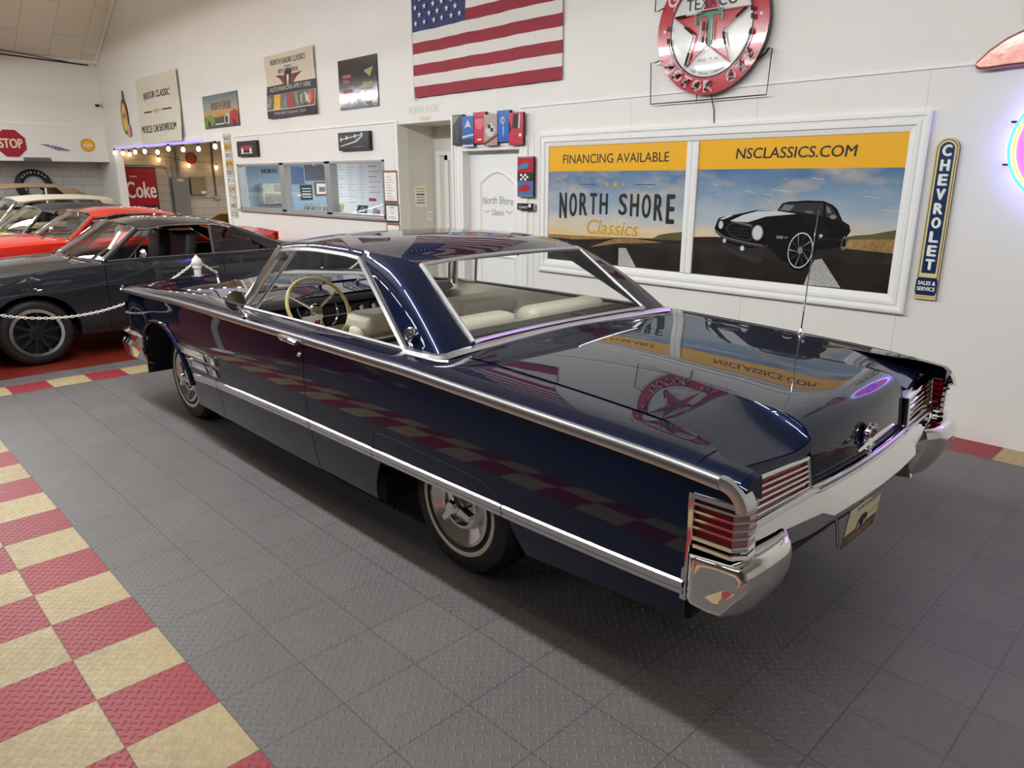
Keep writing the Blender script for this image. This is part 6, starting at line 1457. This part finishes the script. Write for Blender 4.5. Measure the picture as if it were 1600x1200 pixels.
# column of old number plates on the post beside the opening
pc = [((200, 198, 190), NAVY), ((206, 164, 70), INK), ((206, 204, 196), NAVY), ((212, 170, 76), INK), ((190, 188, 176), INK), ((208, 208, 204), NAVY), ((202, 186, 150), BRN), ((206, 206, 200), NAVY), ((200, 200, 196), NAVY), ((206, 204, 200), INK)]
nm_ = ['topmost silver', 'upper yellow', 'silver third from the top', 'lower yellow fourth from the top', 'drab grey fifth from the top', 'white sixth from the top', 'tan seventh from the top', 'white eighth from the top', 'silver ninth from the top', 'bottom white']
tx_ = ['7A 412', 'DUD 31', 'K 48 20', 'B57 90', '23 817', 'LJT 11', 'EOL 40', 'TT 118', 'A 6402', 'ELT 52']
for k, ((c, ink), n_) in enumerate(zip(pc, nm_)):
    z1 = 2.478-k*.139; a = Art((-7.447, W-.01, z1-.134), (1, 0, 0), (0, 0, 1), (0, -1, 0)); a.slab([(0, 0), (.31, 0), (.31, .132), (0, .132)], M('plate_paint', C(*c), .4, noise=.1), -.004, .002, SILVER); a.text(tx_[k], .155, .066, .07, ink, .003, w=.26, bold=.02)
    tag(a.build('license_plate', flat=True), n_ + ' licence plate in the column on the post beside the office window' if len(n_.split()) < 4 else n_ + ' licence plate in the column beside the opening', 'license plate', 'licence plates on the post')

# ------------------------------------------------------------------ inside the office
ac = thing('air_conditioner', 'beige air conditioner set in the blue office wall behind the left window pane', 'air conditioner', (-7.3, 3.32, 1.32))
m = MB(); m.box(0, .16, 0, .55, 0, .35); m.build('ac_body', M('ac_beige', C(206, 204, 188), .5), ac, bevel=.01)
m = MB(); [m.box(.16, .168, .22, .52, .20+.022*k, .210+.022*k) for k in range(6)]; m.box(.16, .164, .03, .52, .02, .17); m.build('ac_grille', M('ac_grey', C(150, 148, 138), .5), ac, flat=True)
def off_art(name, label, cat, y0, y1, z0, z1, face, fn=None, edge=SATIN, x=-7.295, group=None):
    a = end_art(x, y0, z0); a.slab([(0, 0), (y1-y0, 0), (y1-y0, z1-z0), (0, z1-z0)], face, 0, .012, edge)
    if fn: fn(a, y1-y0, z1-z0)
    return tag(a.build(name, flat=True), label, cat, group)
def wb_(a, w_, h_):
    for k in range(14): a.rect(.05, .12+.06*(k % 3), h_-.08-.055*k, h_-.074-.055*k, GREY, .013); a.rect(.32, .40+.05*(k % 2), h_-.08-.055*k, h_-.074-.055*k, GREY, .013); a.rect(.58, .68, h_-.08-.055*k, h_-.074-.055*k, GREY, .013)
    for k in range(6): a.rect(.80, .98+.08*(k % 2), h_-.12-.10*k, h_-.105-.10*k, M('marker_red', C(206, 80, 80), .5) if k in (0, 2) else M('marker_pink', C(220, 160, 160), .5), .013)
off_art('whiteboard', 'large whiteboard covered with handwritten columns behind the right office pane', 'whiteboard', 4.83, 6.5, 1.05, 2.10, M('board_white', C(238, 242, 242), .25), wb_, ALU)
off_art('wall_poster', 'deep blue poster on the office wall behind the middle pane', 'poster', 3.95, 4.22, 1.66, 1.96, M('poster_blue', C(70, 106, 156), .4, noise=.3, scale=6))
off_art('wall_poster', 'dark square poster with pale letters under the blue poster in the office', 'poster', 4.13, 4.37, 1.37, 1.64, SATIN, lambda a, w_, h_: [a.rect(.03, w_-.03, .04+.05*k, .06+.05*k, CARW, .013) for k in range(4)])
off_art('framed_picture', 'wood framed picture on the office wall behind the middle pane', 'picture', 4.43, 4.72, 1.44, 1.69, WOOD, lambda a, w_, h_: (a.rect(.03, w_-.03, .03, h_-.03, PWHITE, .013), a.rect(.08, w_-.08, .07, h_-.09, GREY, .0135)))
off_art('dark_wall_board', 'dark grey board across the top of the office wall behind the middle pane', 'board', 4.26, 4.80, 1.72, 2.06, M('board_dark', C(92, 96, 100), .5), lambda a, w_, h_: (a.poly([(.05, .34), (.25, .34), (.18, .25)], CARW, .013), a.poly([(.32, .34), (.36, .34), (.43, .24), (.41, .23)], CARW, .013)))
a = end_art(-7.294, 3.38, 1.86); a.text('NORTH', .17, .02, .075, M('office_ink', C(40, 46, 54), .5), .004, w=.30, bold=.04); tag(a.build('office_lettering', flat=True), 'dark painted lettering high on the blue office wall', 'lettering')
m = MB(); m.box(-7.28, -2.6, 2.985, 3.20, 1.20, 1.235); tag(m.build('window_ledge', M('ledge_grey', C(176, 180, 180), .5), flat=True), 'grey ledge inside the office window carrying cards and plates', 'shelf')
def sill(name, label, cat, x0, x1, z1, face, fn=None, lean=.04, group=None):
    a = Art((x0, 3.06, 1.2365), (1, 0, 0), (0, lean/.13, 1), (0, -1, 0)); a.slab([(0, 0), (x1-x0, 0), (x1-x0, z1-1.2365), (0, z1-1.2365)], face, -.005, 0, SATIN)
    if fn: fn(a, x1-x0, z1-1.2365)
    return tag(a.build(name, flat=True), label, cat, group)
PT = lambda t, ink: (lambda a, w_, h_: a.text(t, w_/2, h_*.45, h_*.45, ink, .001, w=w_*.8, bold=.03))
sill('license_plate', 'yellow plate with a figure on the ledge behind the left pane', 'license plate', -5.98, -5.72, 1.375, M('plate_y', C(208, 190, 120), .4), lambda a, w_, h_: a.poly([(.06, .02), (.10, .12), (.16, .10), (.19, .02)], INK, .001), group='plates on the office ledge')
for k, (x, c, t) in enumerate(((-5.30, (196, 196, 200), 'LF 40'), (-5.06, (186, 188, 198), 'BH 7'), (-4.82, (200, 198, 200), 'K 38'))):
    sill('license_plate', ('left', 'middle', 'right')[k]+' of three blue-lettered plates leaning behind the middle pane', 'license plate', x, x+.225, 1.385, M('plate_w', C(*c), .4), PT(t, NAVY), group='plates on the office ledge')
sill('license_plate', 'small dark plate leaning beside the bright yellow plate in the middle pane', 'license plate', -4.585, -4.475, 1.37, M('plate_d', C(70, 66, 66), .4), group='plates on the office ledge')
sill('license_plate', 'bright yellow plate leaning at the right side of the middle pane', 'license plate', -4.46, -4.13, 1.392, M('plate_yl', C(236, 208, 120), .4), lambda a, w_, h_: (a.text('SHORE', w_/2, h_*.68, h_*.22, BRN, .001, w=w_*.7), a.text('SHOW', w_/2, h_*.3, h_*.3, BRN, .001, w=w_*.8)), group='plates on the office ledge')
sill('card', 'black card with a white round emblem behind the right pane', 'card', -3.76, -3.50, 1.385, SATIN, lambda a, w_, h_: (a.ell(w_/2, h_/2, .05, .05, CARW, .001, inner=.8), a.rect(.05, w_-.05, h_/2-.006, h_/2+.006, CARW, .0012)))
sill('magazine', 'white magazine with a red blot leaning behind the right pane', 'magazine', -3.40, -3.10, 1.36, PWHITE, lambda a, w_, h_: (a.poly([(.12, .03), (.24, .03), (.22, .10), (.14, .10)], RED, .001), a.rect(.05, .14, .03, .12, CARG, .001)))
sill('photo_print', 'black and white car photo leaning right of the magazine', 'photograph', -3.07, -2.86, 1.40, CARD, lambda a, w_, h_: (a.ell(w_*.5, h_*.45, .07, .04, CARW, .001, inner=.7), a.rect(.02, w_-.02, h_*.75, h_*.82, CARW, .001)))
sill('photo_print', 'brownish print leaning at the far right end of the ledge', 'photograph', -2.85, -2.69, 1.39, M('print_brown', C(150, 136, 112), .5, noise=.5, scale=20), lambda a, w_, h_: a.rect(.02, w_-.02, h_*.85, h_, RED, .001))
# framed notice and small items just behind the glass
a = Art((-3.50, 3.12, 1.44), (1, 0, 0), (0, 0, 1), (0, -1, 0)); a.slab([(0, 0), (.20, 0), (.20, .11), (0, .11)], PWHITE, -.004, 0); a.rect(.01, .19, .006, .045, RED, .001); a.mb.tube([a.p(.1, 0, 0), a.p(.1, -.205, 0)], .006, 6, mi=0)
tag(a.build('small_sign', flat=True), 'white and red sign on a thin stand behind the right pane', 'sign')
m = MB(); m.lathe([(0, 0), (.05, 0), (.05, .012), (.02, .03), (.018, .18), (.035, .22), (.05, .24), (.05, .27), (0, .28)], (-3.085, 3.155, 1.2355), 'z', 16); tag(m.build('trophy_cup', M('cup_blue', C(40, 76, 150), .4)), 'small blue cup standing on the ledge behind the right pane', 'cup')
dk = thing('office_desk', 'cluttered office desk seen through the right pane', 'desk', (-4.6, 4.6, 0)); m = MB(); m.box(0, 1.9, 0, .8, .70, .74); m.build('desk_top', WOOD, dk, bevel=.008)
m = MB(); m.box(.04, .10, .05, .75, 0, .70); m.build('desk_leg', WOOD, dk, flat=True); m = MB(); m.box(1.8, 1.86, .05, .75, 0, .70); m.build('desk_leg', WOOD, dk, flat=True)
